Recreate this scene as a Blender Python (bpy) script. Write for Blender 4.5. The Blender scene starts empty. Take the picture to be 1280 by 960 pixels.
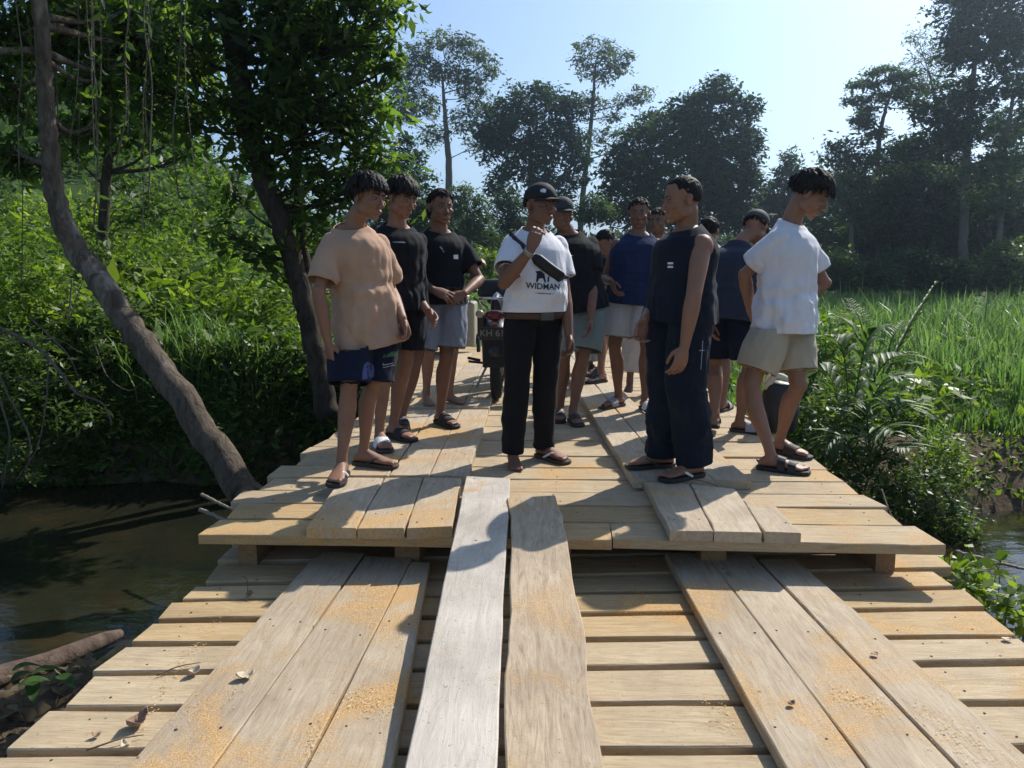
import bpy, bmesh, math, random
import numpy as np
from mathutils import Vector, Matrix
random.seed(7); RNG = np.random.default_rng(11)
sc = bpy.context.scene
COL = sc.collection
R = math.radians
# ---------------------------------------------------------------- camera
FPX = 960.0
CAM_H = 1.12
PITCH, YAW = R(8.3), R(1.6)
cam_d = bpy.data.cameras.new('camera'); cam_d.sensor_width = 36; cam_d.lens = 27.0
cam_d.clip_start = 0.05; cam_d.clip_end = 3000
cam = bpy.data.objects.new('camera', cam_d); COL.objects.link(cam)
cam.location = (0, 0, CAM_H); cam.rotation_euler = (R(90) - PITCH, 0, YAW)
sc.camera = cam
_CM = np.array(cam.rotation_euler.to_matrix())
def ray(px, py):
    return _CM @ np.array([(px-640)/FPX, -(py-480)/FPX, -1.0])
def G(px, py, z=0.0):
    """where the view through a pixel meets the level z"""
    d = ray(px, py); t = (z-CAM_H)/d[2]
    return np.array([d[0]*t, d[1]*t, z])
def D(px, py, y):
    """where it meets the upright plane y metres ahead"""
    d = ray(px, py); t = y/d[1]
    return np.array([d[0]*t, y, CAM_H+d[2]*t])
# ---------------------------------------------------------------- object helpers
def tag(o, label=None, cat=None, group=None, kind=None):
    if label: o['label'] = label
    if cat: o['category'] = cat
    if group: o['group'] = group
    if kind: o['kind'] = kind
    return o
def empty(name, loc, label=None, cat=None, group=None):
    o = bpy.data.objects.new(name, None); o.empty_display_size = 0.1
    o.location = tuple(float(c) for c in loc); COL.objects.link(o)
    return tag(o, label, cat, group)
def link(name, me, mats=None, parent=None, smooth=False):
    """links a mesh; world coordinates in, kept when there is a parent"""
    o = bpy.data.objects.new(name, me); COL.objects.link(o)
    if mats is not None:
        for m in (mats if isinstance(mats, (list, tuple)) else [mats]): me.materials.append(m)
    if parent is not None:
        o.parent = parent
        w = Vector((0, 0, 0)); p = parent
        while p is not None: w += p.location; p = p.parent
        me.transform(Matrix.Translation(-w))
    if smooth:
        me.polygons.foreach_set('use_smooth', np.ones(len(me.polygons), dtype=bool))
    return o
class MB:
    """collects vertices and faces of one mesh"""
    def __init__(s): s.v = []; s.f = []; s.n = 0; s.m = []
    def add(s, v, f, mat=0):
        v = np.asarray(v, dtype=float).reshape(-1, 3)
        s.v.append(v)
        for q in f: s.f.append([i+s.n for i in q]); s.m.append(mat)
        s.n += len(v); return s
    def mesh(s, name='m'):
        me = bpy.data.meshes.new(name)
        v = np.concatenate(s.v) if s.v else np.zeros((0, 3))
        me.from_pydata(v.tolist(), [], s.f); me.update()
        if any(s.m): me.polygons.foreach_set('material_index', np.array(s.m, dtype=np.int32))
        return me
    def build(s, name, mats, parent=None, smooth=False):
        return link(name, s.mesh(name), mats, parent, smooth)
    def box(s, c, half, ax=None, mat=0):
        c = np.array(c, float); ax = np.eye(3) if ax is None else np.array(ax, float)
        v = [c + sx*half[0]*ax[0] + sy*half[1]*ax[1] + sz*half[2]*ax[2] for sx in (-1, 1) for sy in (-1, 1) for sz in (-1, 1)]
        return s.add(v, [(0,1,3,2),(4,6,7,5),(0,4,5,1),(2,3,7,6),(0,2,6,4),(1,5,7,3)], mat)
    def rings(s, rings, cap=True, mat=0):
        k = len(rings[0]); v = np.concatenate(rings); f = []
        for i in range(len(rings)-1):
            for j in range(k):
                a = i*k+j; b = i*k+(j+1) % k
                f.append((a, b, b+k, a+k))
        if cap:
            f.append(tuple(range(k-1, -1, -1))); o = (len(rings)-1)*k; f.append(tuple(range(o, o+k)))
        return s.add(v, f, mat)
    def tube(s, pts, rad, k=8, flat=1.0, side=None, cap=True, mat=0, dome=False):
        pts = np.asarray(pts, float); n = len(pts)
        rad = np.full(n, rad, float) if np.isscalar(rad) else np.asarray(rad, float)
        if dome:
            d0 = pts[0]-pts[1]; d0 /= np.linalg.norm(d0)+1e-9; d1 = pts[-1]-pts[-2]; d1 /= np.linalg.norm(d1)+1e-9
            pts = np.concatenate([[pts[0]+d0*rad[0]*.9, pts[0]+d0*rad[0]*.6], pts, [pts[-1]+d1*rad[-1]*.6, pts[-1]+d1*rad[-1]*.9]])
            rad = np.concatenate([[rad[0]*.4, rad[0]*.8], rad, [rad[-1]*.8, rad[-1]*.4]]); n = len(pts)
        T = np.gradient(pts, axis=0); T /= np.linalg.norm(T, axis=1)[:, None]+1e-9
        u = np.array(side, float) if side is not None else (np.array([0, 0, 1.0]) if abs(T[0][2]) < .9 else np.array([1.0, 0, 0]))
        out = []; th = np.linspace(0, 2*math.pi, k, endpoint=False)
        for i in range(n):
            u = u - T[i]*(u@T[i]); u /= np.linalg.norm(u)+1e-9; w = np.cross(T[i], u)
            out.append(pts[i] + rad[i]*(np.cos(th)[:, None]*u + np.sin(th)[:, None]*w*flat))
        return s.rings(out, cap, mat)
    def ell(s, c, r, ax=None, nu=16, nv=10, mat=0):
        ax = np.eye(3) if ax is None else np.array(ax, float); c = np.array(c, float)
        th = np.linspace(0, 2*math.pi, nu, endpoint=False); out = []
        for ph in np.linspace(-math.pi/2, math.pi/2, nv+2)[1:-1]:
            out.append(c + math.cos(ph)*r[0]*np.cos(th)[:, None]*ax[0] + math.cos(ph)*r[1]*np.sin(th)[:, None]*ax[1] + math.sin(ph)*r[2]*ax[2])
        return s.rings(out, True, mat)
def spline(pts, n):
    """Catmull-Rom through points (any number of columns)"""
    p = np.asarray(pts, float); p = np.concatenate([[2*p[0]-p[1]], p, [2*p[-1]-p[-2]]]); out = []
    m = len(p)-3
    for t in np.linspace(0, m-1e-6, n):
        i = int(t); u = t-i; a, b, c, d = p[i:i+4]
        out.append(.5*((2*b)+(-a+c)*u+(2*a-5*b+4*c-d)*u*u+(-a+3*b-3*c+d)*u**3))
    return np.array(out)
UP = np.array([0, 0, 1.0])
def nrm(v): v = np.asarray(v, float); return v/(np.linalg.norm(v)+1e-12)
def fast_mesh(name, V, F, attr=None):
    """numpy mesh of triangles or quads"""
    me = bpy.data.meshes.new(name); k = F.shape[1]
    me.vertices.add(len(V)); me.vertices.foreach_set('co', np.ascontiguousarray(V, dtype=np.float32).ravel())
    me.loops.add(F.size); me.loops.foreach_set('vertex_index', np.ascontiguousarray(F, dtype=np.int32).ravel())
    me.polygons.add(len(F)); me.polygons.foreach_set('loop_start', np.arange(0, F.size, k, dtype=np.int32))
    try: me.polygons.foreach_set('loop_total', np.full(len(F), k, dtype=np.int32))
    except Exception: pass
    me.update(calc_edges=True)
    if attr is not None:
        a = me.attributes.new('tint', 'FLOAT', 'POINT'); a.data.foreach_set('value', np.ascontiguousarray(attr, dtype=np.float32))
    return me
# ---------------------------------------------------------------- materials
MATS = {}
class NT:
    def __init__(s, name):
        s.m = bpy.data.materials.new(name); s.m.use_nodes = True; s.t = s.m.node_tree
        s.b = s.t.nodes['Principled BSDF']; s.out = s.t.nodes['Material Output']
    def n(s, typ, **kw):
        nd = s.t.nodes.new(typ)
        for k, v in kw.items():
            if k.startswith('i_'): nd.inputs[k[2:].replace('_', ' ')].default_value = v
            else: setattr(nd, k, v)
        return nd
    def l(s, a, b): s.t.links.new(a, b)
    def coord(s, kind='Object', scale=(1, 1, 1), rot=(0, 0, 0)):
        c = s.n('ShaderNodeTexCoord'); m = s.n('ShaderNodeMapping'); s.l(c.outputs[kind], m.inputs[0])
        m.inputs['Scale'].default_value = scale; m.inputs['Rotation'].default_value = rot; return m.outputs[0]
    def noise(s, vec, scale, detail=4, rough=.55, dist=0):
        nd = s.n('ShaderNodeTexNoise'); nd.inputs['Scale'].default_value = scale; nd.inputs['Detail'].default_value = detail
        nd.inputs['Roughness'].default_value = rough; nd.inputs['Distortion'].default_value = dist
        s.l(vec, nd.inputs['Vector']); return nd.outputs['Fac']
    def ramp(s, fac, stops, interp='LINEAR'):
        nd = s.n('ShaderNodeValToRGB'); cr = nd.color_ramp; cr.interpolation = interp
        while len(cr.elements) > 1: cr.elements.remove(cr.elements[-1])
        cr.elements[0].position = stops[0][0]; cr.elements[0].color = col4(stops[0][1])
        for p, c in stops[1:]:
            e = cr.elements.new(p); e.color = col4(c)
        s.l(fac, nd.inputs[0]); return nd.outputs[0]
    def mix(s, fac, a, b, mode='MIX'):
        nd = s.n('ShaderNodeMix', data_type='RGBA', blend_type=mode)
        for sock, v in ((nd.inputs[0], fac), (nd.inputs[6], a), (nd.inputs[7], b)):
            if hasattr(v, 'is_linked') or isinstance(v, bpy.types.NodeSocket): s.l(v, sock)
            elif isinstance(v, (int, float)) and sock == nd.inputs[0]: sock.default_value = v
            else: sock.default_value = col4(v)
        return nd.outputs[2]
    def bump(s, h, strength=.3, dist=.01):
        nd = s.n('ShaderNodeBump'); nd.inputs['Strength'].default_value = strength; nd.inputs['Distance'].default_value = dist
        s.l(h, nd.inputs['Height']); s.l(nd.outputs[0], s.b.inputs['Normal'])
    def math(s, op, a, b=0.0):
        nd = s.n('ShaderNodeMath', operation=op)
        for i, v in ((0, a), (1, b)):
            if isinstance(v, bpy.types.NodeSocket): s.l(v, nd.inputs[i])
            else: nd.inputs[i].default_value = v
        return nd.outputs[0]
def col4(c): return tuple(c)+(1.0,) if len(c) == 3 else tuple(c)
def plain(name, color, rough=.6, metal=0.0, var=.12, scale=20, spec=.4, bump=0.0, coat=0):
    if name in MATS: return MATS[name]
    n = NT(name); v = n.coord(); f = n.noise(v, scale, 5)
    c = n.ramp(f, [(.25, [x*(1-var) for x in color]), (.75, [min(1, x*(1+var)) for x in color])])
    n.l(c, n.b.inputs['Base Color']); n.b.inputs['Roughness'].default_value = rough; n.b.inputs['Metallic'].default_value = metal
    n.b.inputs['Specular IOR Level'].default_value = spec; n.b.inputs['Coat Weight'].default_value = coat
    if bump: n.bump(f, bump, .01)
    MATS[name] = n.m; return n.m
# ---------------------------------------------------------------- world and sun
SUN_EL, SUN_AZ = R(42.5), R(39)          # azimuth from straight ahead (+Y) towards +X
w = bpy.data.worlds.new('World'); sc.world = w; w.use_nodes = True
bg = w.node_tree.nodes['Background']; sky = w.node_tree.nodes.new('ShaderNodeTexSky')
sky.sky_type = 'NISHITA'; sky.sun_disc = False; sky.sun_elevation = SUN_EL; sky.sun_rotation = SUN_AZ
sky.air_density = 1.0; sky.dust_density = .75; sky.ozone_density = 3.0
w.node_tree.links.new(sky.outputs[0], bg.inputs[0]); bg.inputs[1].default_value = .115
sd = bpy.data.lights.new('sun', 'SUN'); sd.energy = 4.95; sd.angle = R(.5); sd.color = (1, .955, .88)
so = bpy.data.objects.new('sun', sd); COL.objects.link(so)
sdir = Vector((math.sin(SUN_AZ)*math.cos(SUN_EL), math.cos(SUN_AZ)*math.cos(SUN_EL), math.sin(SUN_EL)))
so.rotation_euler = sdir.to_track_quat('Z', 'Y').to_euler(); so.location = (3, 8, 20)
vs = sc.view_settings; vs.view_transform = 'Standard'; vs.look = 'None'; vs.exposure = 0.45; vs.gamma = 1; vs.use_curve_mapping = False
cy = sc.cycles; cy.use_denoising = True; cy.max_bounces = 6; cy.transparent_max_bounces = 6; cy.diffuse_bounces = 3; cy.glossy_bounces = 2
cy.transmission_bounces = 4; cy.volume_bounces = 0; cy.use_adaptive_sampling = True; cy.adaptive_threshold = .02
cy.sample_clamp_indirect = 6
try: cy.denoiser = 'OPENIMAGEDENOISE'
except Exception: pass
# ================================================================ the bridge
def wood(name, dark, mid, light, axis, dust=.5, grain=1.0, dirty=.5, dustcol=(.50, .29, .105)):
    """weathered sawn timber, grain along one axis, drifts of orange sawdust lying on it"""
    if name in MATS: return MATS[name]
    n = NT(name); c = n.n('ShaderNodeTexCoord'); oi = n.n('ShaderNodeObjectInfo')
    sh = n.n('ShaderNodeVectorMath', operation='SCALE'); n.l(oi.outputs['Random'], sh.inputs['Scale']); sh.inputs[0].default_value = (37, 53, 11)
    ad = n.n('ShaderNodeVectorMath', operation='ADD'); n.l(c.outputs['Object'], ad.inputs[0]); n.l(sh.outputs[0], ad.inputs[1])
    mp = n.n('ShaderNodeMapping'); n.l(ad.outputs[0], mp.inputs[0]); mp.inputs['Scale'].default_value = (.10, 1, 1) if axis == 'x' else (1, .10, 1)
    g1 = n.noise(mp.outputs[0], 34, 7, .68, 1.6); g2 = n.noise(mp.outputs[0], 170, 3, .6, .4); bl = n.noise(ad.outputs[0], 3.1, 5, .6)
    base = n.ramp(g1, [(.30, dark), (.46, mid), (.68, light)])
    base = n.mix(.20*grain, base, n.ramp(g2, [(.35, [x*.45 for x in mid]), (.55, light)]))
    base = n.mix(n.ramp(bl, [(.35, (0, 0, 0)), (.75, (.55*dirty,)*3)]), base, [x*.55 for x in mid])
    # per-plank tone
    base = n.mix(.22, base, n.ramp(oi.outputs['Random'], [(0, [x*.55 for x in mid]), (.35, mid), (.7, light), (1, (.42, .31, .19))]))
    tr_ = n.noise(ad.outputs[0], 1.3, 6, .68, .8); base = n.mix(n.ramp(tr_, [(.46, (0, 0, 0)), (.70, (.42, .42, .42))]), base, (.19, .145, .095))
    # specks, knots and old stains
    vo = n.n('ShaderNodeTexVoronoi'); vo.inputs['Scale'].default_value = 9; n.l(ad.outputs[0], vo.inputs['Vector'])
    kn = n.ramp(vo.outputs['Distance'], [(.03, (1, 1, 1)), (.075, (0, 0, 0))]); kn = n.math('MULTIPLY', kn, n.math('GREATER_THAN', n.noise(ad.outputs[0], 2.3, 1), .53))
    base = n.mix(kn, base, (.05, .032, .02))
    sp_ = n.noise(ad.outputs[0], 85, 2, .7); base = n.mix(n.ramp(sp_, [(.66, (0, 0, 0)), (.72, (.6, .6, .6))]), base, (.09, .06, .04))
    # sawdust: drifts with a ragged edge made of chips
    gw = n.n('ShaderNodeNewGeometry'); dn = n.noise(gw.outputs['Position'], 1.9, 4, .62, .6); ch = n.noise(gw.outputs['Position'], 120, 4, .75)
    dm = n.math('ADD', dn, n.math('MULTIPLY', n.math('SUBTRACT', ch, .5), .42))
    th = .64-.13*dust; dmk = n.ramp(dm, [(th-.03, (0, 0, 0)), (th+.10, (.85, .85, .85))])
    ch2 = n.noise(gw.outputs['Position'], 210, 2, .6)
    base = n.mix(dmk, base, n.ramp(ch2, [(.3, [x*.62 for x in dustcol]), (.5, dustcol), (.72, (.66, .47, .25))]))
    n.l(base, n.b.inputs['Base Color']); n.b.inputs['Roughness'].default_value = .82; n.b.inputs['Specular IOR Level'].default_value = .25
    h = n.math('ADD', n.math('MULTIPLY', g1, 1.0), n.math('ADD', n.math('MULTIPLY', g2, .35), n.math('MULTIPLY', n.math('MULTIPLY', dmk, ch2), 1.1)))
    n.bump(h, .42, .006); MATS[name] = n.m; return n.m
WD = dict(dark=(.24, .165, .09), mid=(.42, .315, .19), light=(.55, .44, .29))
w_cross = wood('weathered_cross_wood', axis='x', dust=.5, **WD)
w_cross_o = wood('orange_cross_wood', (.25, .16, .075), (.43, .295, .145), (.56, .42, .24), 'x', dust=.75)
w_run = wood('weathered_board_wood', (.28, .205, .13), (.43, .34, .235), (.55, .455, .335), 'y', dust=.86, grain=.6)
w_white = wood('bleached_board_wood', (.40, .34, .28), (.53, .47, .395), (.64, .58, .50), 'y', dust=.12, grain=.35, dirty=1.2)
w_bark = wood('rough_slab_wood', (.14, .09, .052), (.40, .30, .195), (.60, .48, .35), 'y', dust=.6, grain=.9, dirty=1.0)
w_beam = wood('beam_wood', (.13, .075, .035), (.25, .15, .075), (.34, .22, .12), 'y', dust=.1)
nail_m = plain('rusty_nail', (.06, .032, .02), .75, var=.4, scale=200)
def plank(name, c, th, mat, parent, axis='x', n=10, wob=.006, seed=0, chip=.5, nails=None):
    """c: four top corners (near left, near right, far right, far left); edges are slightly uneven"""
    r = np.random.default_rng(seed); c = [np.asarray(q, float) for q in c]; m = MB(); rr = []
    a0, a1, b0, b1 = (c[0], c[1], c[3], c[2]) if axis == 'x' else (c[0], c[3], c[1], c[2])
    wa = np.cumsum(r.normal(size=n+1))*wob*.5; wb = np.cumsum(r.normal(size=n+1))*wob*.5; wa -= wa.mean(); wb -= wb.mean()
    for i in range(n+1):
        u = i/n; p = a0+(a1-a0)*u; q = b0+(b1-b0)*u; d = nrm(q-p); p = p+d*wa[i]; q = q-d*wb[i]; e = .004
        if i in (0, n):
            t = nrm(a1-a0)*r.normal()*.012*chip; p = p+t; q = q-t
        wz = UP*r.normal()*.0008
        rr.append(np.array([p+d*e+wz, q-d*e+wz, q-UP*e, q-UP*(th-e), q-d*e-UP*th, p+d*e-UP*th, p-UP*(th-e), p-UP*e]))
    m.rings(rr)
    if nails is not None:
        for q in nails:      # two nail heads wherever a beam runs underneath
            u = np.clip((q-a0[0])/(a1[0]-a0[0]+1e-9), 0, 1) if axis == 'x' else np.clip((q-a0[1])/(a1[1]-a0[1]+1e-9), 0, 1)
            if u <= .01 or u >= .99: continue
            p = a0+(a1-a0)*u; w_ = b0+(b1-b0)*u-p
            for f in (.22, .78):
                if r.random() < .12: continue
                c_ = p+w_*(f+r.normal()*.04)+nrm(a1-a0)*r.normal()*.012; rn = r.uniform(.0035, .005); an = np.linspace(0, 2*math.pi, 9)[:-1]
                m.add([c_+np.array([math.cos(t)*rn*k_, math.sin(t)*rn*k_, h_]) for k_, h_ in ((1, .0002), (.85, .0018)) for t in an], [tuple(range(8, 16))]+[(j, (j+1) % 8, 8+(j+1) % 8, 8+j) for j in range(8)], 1)
                # rust weeping round the head
    return m.build(name, [mat, nail_m], parent)
rb = np.random.default_rng(5)
ZL = -.188
# ---- lower deck
low = empty('old_bridge_deck', (0.15, 0.3, ZL), 'older lower bridge deck of weathered cross planks in the foreground', 'bridge deck')
edr = [.22, .44, .66, .88, 1.10, 1.31, 1.52]+[G(1150, q, ZL)[1] for q in (1008, 932, 876, 827, 796, 763, 736, 714)]
edl = [.22, .44, .66, .88, 1.10, 1.31, 1.52]+[G(150, q, ZL)[1] for q in (1008, 939, 884, 839, 802, 772, 746, 726)]
while edr[-1] < 11.2: q = rb.uniform(.20, .235); edr.append(edr[-1]+q); edl.append(edl[-1]+q)
edges = edr
for i in range(len(edges)-1):
    g = rb.uniform(.028, .048) if i > 3 else .014; a, b = edges[i]+g/2, edges[i+1]-g/2
    xl = -1.44+rb.normal()*.03; xr = 1.77+rb.normal()*.02; sk = rb.normal()*.006
    mat = w_cross_o if (2.6 < a < 3.5 or rb.random() < .08) else w_cross
    if 3.3 < a < 3.45: xr += .1
    z = ZL+rb.normal()*.0015
    la, lb = edl[i]+g/2, edl[i+1]-g/2; kx = (b-lb)/2.6; ka = (a-la)/2.6      # the planks are not quite square to the bridge
    plank('cross_plank', [(xl, la-.3*ka, z), (xr, a+.3*ka, z), (xr+rb.normal()*.015, b+.3*kx, z), (xl+rb.normal()*.02, lb-.3*kx, z)], .045, mat, low, 'x', 12, seed=100+i, nails=(-1.3, -.95, 1.36, 1.62) if a < 3.3 else None)
def run_board(px, zt, parent, th, mat, seed, ynear=None, yfar=None):
    """pixels near left, near right, far right, far left on the level zt"""
    c = [G(q[0], q[1], zt) for q in px]
    if ynear is not None:
        for a, b in ((0, 3), (1, 2)):
            d = (c[a]-c[b])/(c[b][1]-c[a][1]); c[a] = c[b]+d*(c[b][1]-ynear)
    if yfar is not None:
        for a, b in ((3, 0), (2, 1)):
            d = (c[a]-c[b])/(c[a][1]-c[b][1]); c[a] = c[b]+d*(yfar-c[b][1])
    g = .0025+.002*rb.random(); c[0][0] += g; c[3][0] += g; c[1][0] -= g; c[2][0] -= g
    return plank('runner_board', c, th, mat, parent, 'y', 14, wob=.003, seed=seed, nails=[y_+rb.normal()*.03 for y_ in np.arange(1.35, 9, .62)])
ZR = ZL+.047
L = [((155, 960), (375, 715)), ((265, 960), (433, 725)), ((381, 959), (501, 724)), ((494, 959), (536, 718))]
for k in range(3): run_board([L[k][0], L[k+1][0], L[k+1][1], L[k][1]], ZR-.001*k, low, .042, w_run, 200+k, ynear=.5, yfar=3.32-.05*k)
L = [((980, 959), (838, 705)), ((1084, 959), (900, 716)), ((1197, 959), (961, 713)), ((1280, 941), (1008, 710))]
for k in range(3): run_board([L[k][0], L[k+1][0], L[k+1][1], L[k][1]], ZR-.001*k, low, .042, w_run, 210+k, ynear=.5, yfar=(3.36, 3.34, 3.30)[k])
for x in (-1.1, -.1, .9, 1.5):
    m = MB(); m.box((x, 5.6, ZL-.045-.102), (.09, 5.5, .10)); m.build('beam', w_beam, low)
# ---- upper deck
upd = empty('new_bridge_deck', (0.13, 3.2, 0), 'newer upper bridge deck of cross planks with runner boards, where the group stands', 'bridge deck')
edges = [G(1050, q, 0)[1] for q in (677, 655, 634, 618, 602, 587, 573)]
while edges[-1] < 11.4: edges.append(edges[-1]+rb.uniform(.205, .25))
for i in range(len(edges)-1):
    g = rb.uniform(.009, .022); a, b = edges[i]+g/2, edges[i+1]-g/2
    xl = -1.41+rb.normal()*.025; xr = 1.67+rb.normal()*.022; sk = rb.normal()*.006
    mat = w_cross_o if (i < 2 or rb.random() < .1) else w_cross; z = rb.normal()*.0015
    if i == 0:      # the front plank is in two lengths
        plank('cross_plank', [(xl, a, z), (.34, a-.01, z), (.34, b, z), (xl, b, z)], .045, w_cross_o, upd, 'x', 10, seed=300)
        plank('cross_plank', [(.345, a-.012, z), (xr+.02, a-.03, z), (xr, b, z), (.345, b, z)], .045, w_cross, upd, 'x', 10, seed=301); continue
    plank('cross_plank', [(xl, a, z), (xr, a+sk, z), (xr+rb.normal()*.015, b+sk, z), (xl+rb.normal()*.02, b, z)], .045, mat, upd, 'x', 12, seed=302+i, nails=(-1.28, .12, 1.55) if a < 6 else None)
ZU = .050
L = [((381, 659), (427, 597)), ((446, 660), (480, 597)), ((506, 660), (530, 597)), ((564, 659), (579, 597))]
for k in range(3): run_board([L[k][0], L[k+1][0], L[k+1][1], L[k][1]], ZU-.001*k, upd, .048, w_run, 400+k)
def vp_x(x0, y0, y1): return 660+(x0-660)*(y1-340)/(y0-340)
E2 = [432, 486, 536, 587]
for k in range(3):
    run_board([(E2[k], 594), (E2[k+1], 594), (vp_x(E2[k+1], 594, 512), 512), (vp_x(E2[k], 594, 512), 512)], ZU-.001*k, upd, .048, w_run, 410+k)
    run_board([(vp_x(E2[k], 594, 509), 509), (vp_x(E2[k+1], 594, 509), 509), (vp_x(E2[k+1], 594, 440), 440), (vp_x(E2[k], 594, 440), 440)], ZU-.001*k, upd, .048, w_run, 420+k)
L = [((836, 662), (805, 603)), ((893, 664), (862, 604)), ((954, 665), (921, 612)), ((1002, 666), (963, 625))]
for k in range(3):
    p = [L[k][0], L[k+1][0], L[k+1][1], L[k][1]]
    if k == 2: p = [(954, 665), (1002, 666), (963, 624), (928, 624)]
    run_board(p, ZU-.001*k, upd, .048, w_run, 430+k)
E2 = [791, 843, 893, 940]
for k in range(3):
    yf = 545 if k < 2 else 561; f = lambda x, y: 628+(x-628)*(y-340)/(600-340)
    yf = 470 if k < 2 else 561
    run_board([(E2[k], 600), (E2[k+1], 600), (f(E2[k+1], yf), yf), (f(E2[k], yf), yf)], ZU-.001*k, upd, .048, w_run, 440+k)
    if k < 2: run_board([(f(E2[k], 468), 468), (f(E2[k+1], 468), 468), (f(E2[k+1], 438), 438), (f(E2[k], 438), 438)], ZU-.001*k, upd, .048, w_run, 450+k)
for x, w_ in ((-1.28, .042), (-.56, .055), (.12, .05), (.80, .055), (1.55, .042)):
    m = MB(); m.box((x, 7.35, -.1155), (w_, 4.08, .0695)); o = m.build('stringer', w_beam, upd)
# ---- two loose planks lying from the upper deck down to the lower
def loose(px, zf, zn, yn, th, mat, name, label, seed, wob, axis_n=24):
    c = [G(px[0][0], px[0][1], zn), G(px[1][0], px[1][1], zn), G(px[2][0], px[2][1], zf), G(px[3][0], px[3][1], zf)]
    for a, b in ((0, 3), (1, 2)):
        d = (c[a]-c[b])/(c[b][1]-c[a][1]); c[a] = c[b]+d*(c[b][1]-yn)
    o = plank(name, c, th, mat, None, 'y', axis_n, wob=wob, seed=seed, chip=1.2); return tag(o, label, 'plank')
loose([(505, 960), (622, 960), (636, 597), (583, 596)], .098, -.030, .62, .048, w_white, 'loose_plank', 'bleached loose plank, left one of the two laid down the step', 501, .003)
loose([(642, 960), (760, 960), (696, 620), (636, 622)], .088, -.032, .62, .048, w_bark, 'loose_plank', 'rough bark-edged loose plank with sawdust, right of the pair in the middle', 502, .012)
# ---- litter on the planks
leafm = plain('dry_leaf_brown', (.30, .19, .12), .7, var=.35, scale=60); leafp = plain('dry_leaf_pale', (.50, .40, .28), .7, var=.25, scale=60)
twm = plain('twig_brown', (.16, .11, .07), .8, var=.3, scale=60)
def dry_leaf(px, py, z, size, ang, mat, label, curl=.5, seed=0):
    r = np.random.default_rng(seed); V = []; F = []; n = 9
    f = np.array([math.cos(R(ang)), math.sin(R(ang)), 0]); s_ = np.array([-f[1], f[0], 0]); c = G(px, py, z)
    for i in range(n):
        u = i/(n-1)*2-1; w_ = (1-u*u)**.7*.42*size*(1+.12*r.normal())+.001
        lift = size*(curl*.45*u*u)+.004
        for v in (-1, -.4, 0, .4, 1): V.append(c+f*u*size*.5*(1-curl*.15*abs(u))+s_*v*w_*(1-curl*.35*abs(v))+UP*(lift+curl*size*.35*v*v+r.normal()*size*.012))
    for i in range(n-1):
        for j in range(4): F.append((i*5+j, i*5+j+1, i*5+j+6, i*5+j+5))
    m = MB(); m.add(V, F); o = m.build('dry_leaf', mat, None, True); sm = o.modifiers.new('s', 'SOLIDIFY'); sm.thickness = .0012
    return tag(o, label, 'leaf', 'dry leaves on the planks')
zz = ZR+.001; zc = ZL+.001
for a in ((307, 848, zz, .075, 20, leafp, 'pale curled dry leaf on the left runner boards', .7, 1), (243, 843, zc, .06, 60, leafp, 'pale crumpled leaf against the edge of the left runner boards', .9, 2),
          (172, 908, zc, .10, 70, leafm, 'large brown curled leaf standing on the nearest left cross planks', 1.0, 3), (121, 922, zc, .035, 10, leafm, 'small round brown husk on the nearest left cross plank', 1.1, 4),
          (157, 935, zc, .05, 140, leafp, 'pale leaf scrap at the lower left corner of the runner boards', .9, 5), (989, 882, zz, .035, 30, leafm, 'small dark leaf bit on the right runner boards', .8, 6),
          (1258, 801, zc, .045, 0, leafp, 'pinkish leaf at the right edge of the lower deck', .4, 7), (911, 719, zz, .035, 170, leafm, 'dark leaf fragment at the top of the right runner boards', .4, 8),
          (1093, 819, zz, .035, 15, leafm, 'thin brown leaf bit midway down the right runner boards', .4, 9), (399, 618, .002, .05, 10, leafp, 'white leaf scrap beside the sandal on the upper left planks', .6, 10),
          (312, 745, zc, .05, 100, leafm, 'small curled leaf on the orange planks at the step', .9, 11), (798, 612, .004, .05, 40, leafp, 'shredded pale leaf at the corner of the upper right boards', 1.0, 12)):
    a = list(a); a[3] *= .8; a[6] = a[6]; a[7] *= .6; dry_leaf(*a)
def twig(pts, z, rad, label):
    p = np.array([G(a, b, z)+UP*(rad+.002+c_) for a, b, c_ in pts]); m = MB(); m.tube(spline(p, 10), np.linspace(rad, rad*.5, 10), 5)
    return tag(m.build('twig', twm, None, True), label, 'twig', 'twigs on the planks')
twig([(196, 846, 0), (222, 838, .008), (251, 831, .004)], zc, .003, 'thin twig bridging two left cross planks')
twig([(108, 940, 0), (150, 930, .01), (180, 922, .004)], zc, .003, 'twig on the nearest left cross plank')
twig([(309, 752, 0), (310, 738, .03), (305, 736, .05)], zc, .003, 'small twig sticking up at the step')
twig([(862, 607, 0), (872, 604, .01), (898, 609, .0)], .051, .004, 'wood splinter by the big man\'s sandals')
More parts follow.
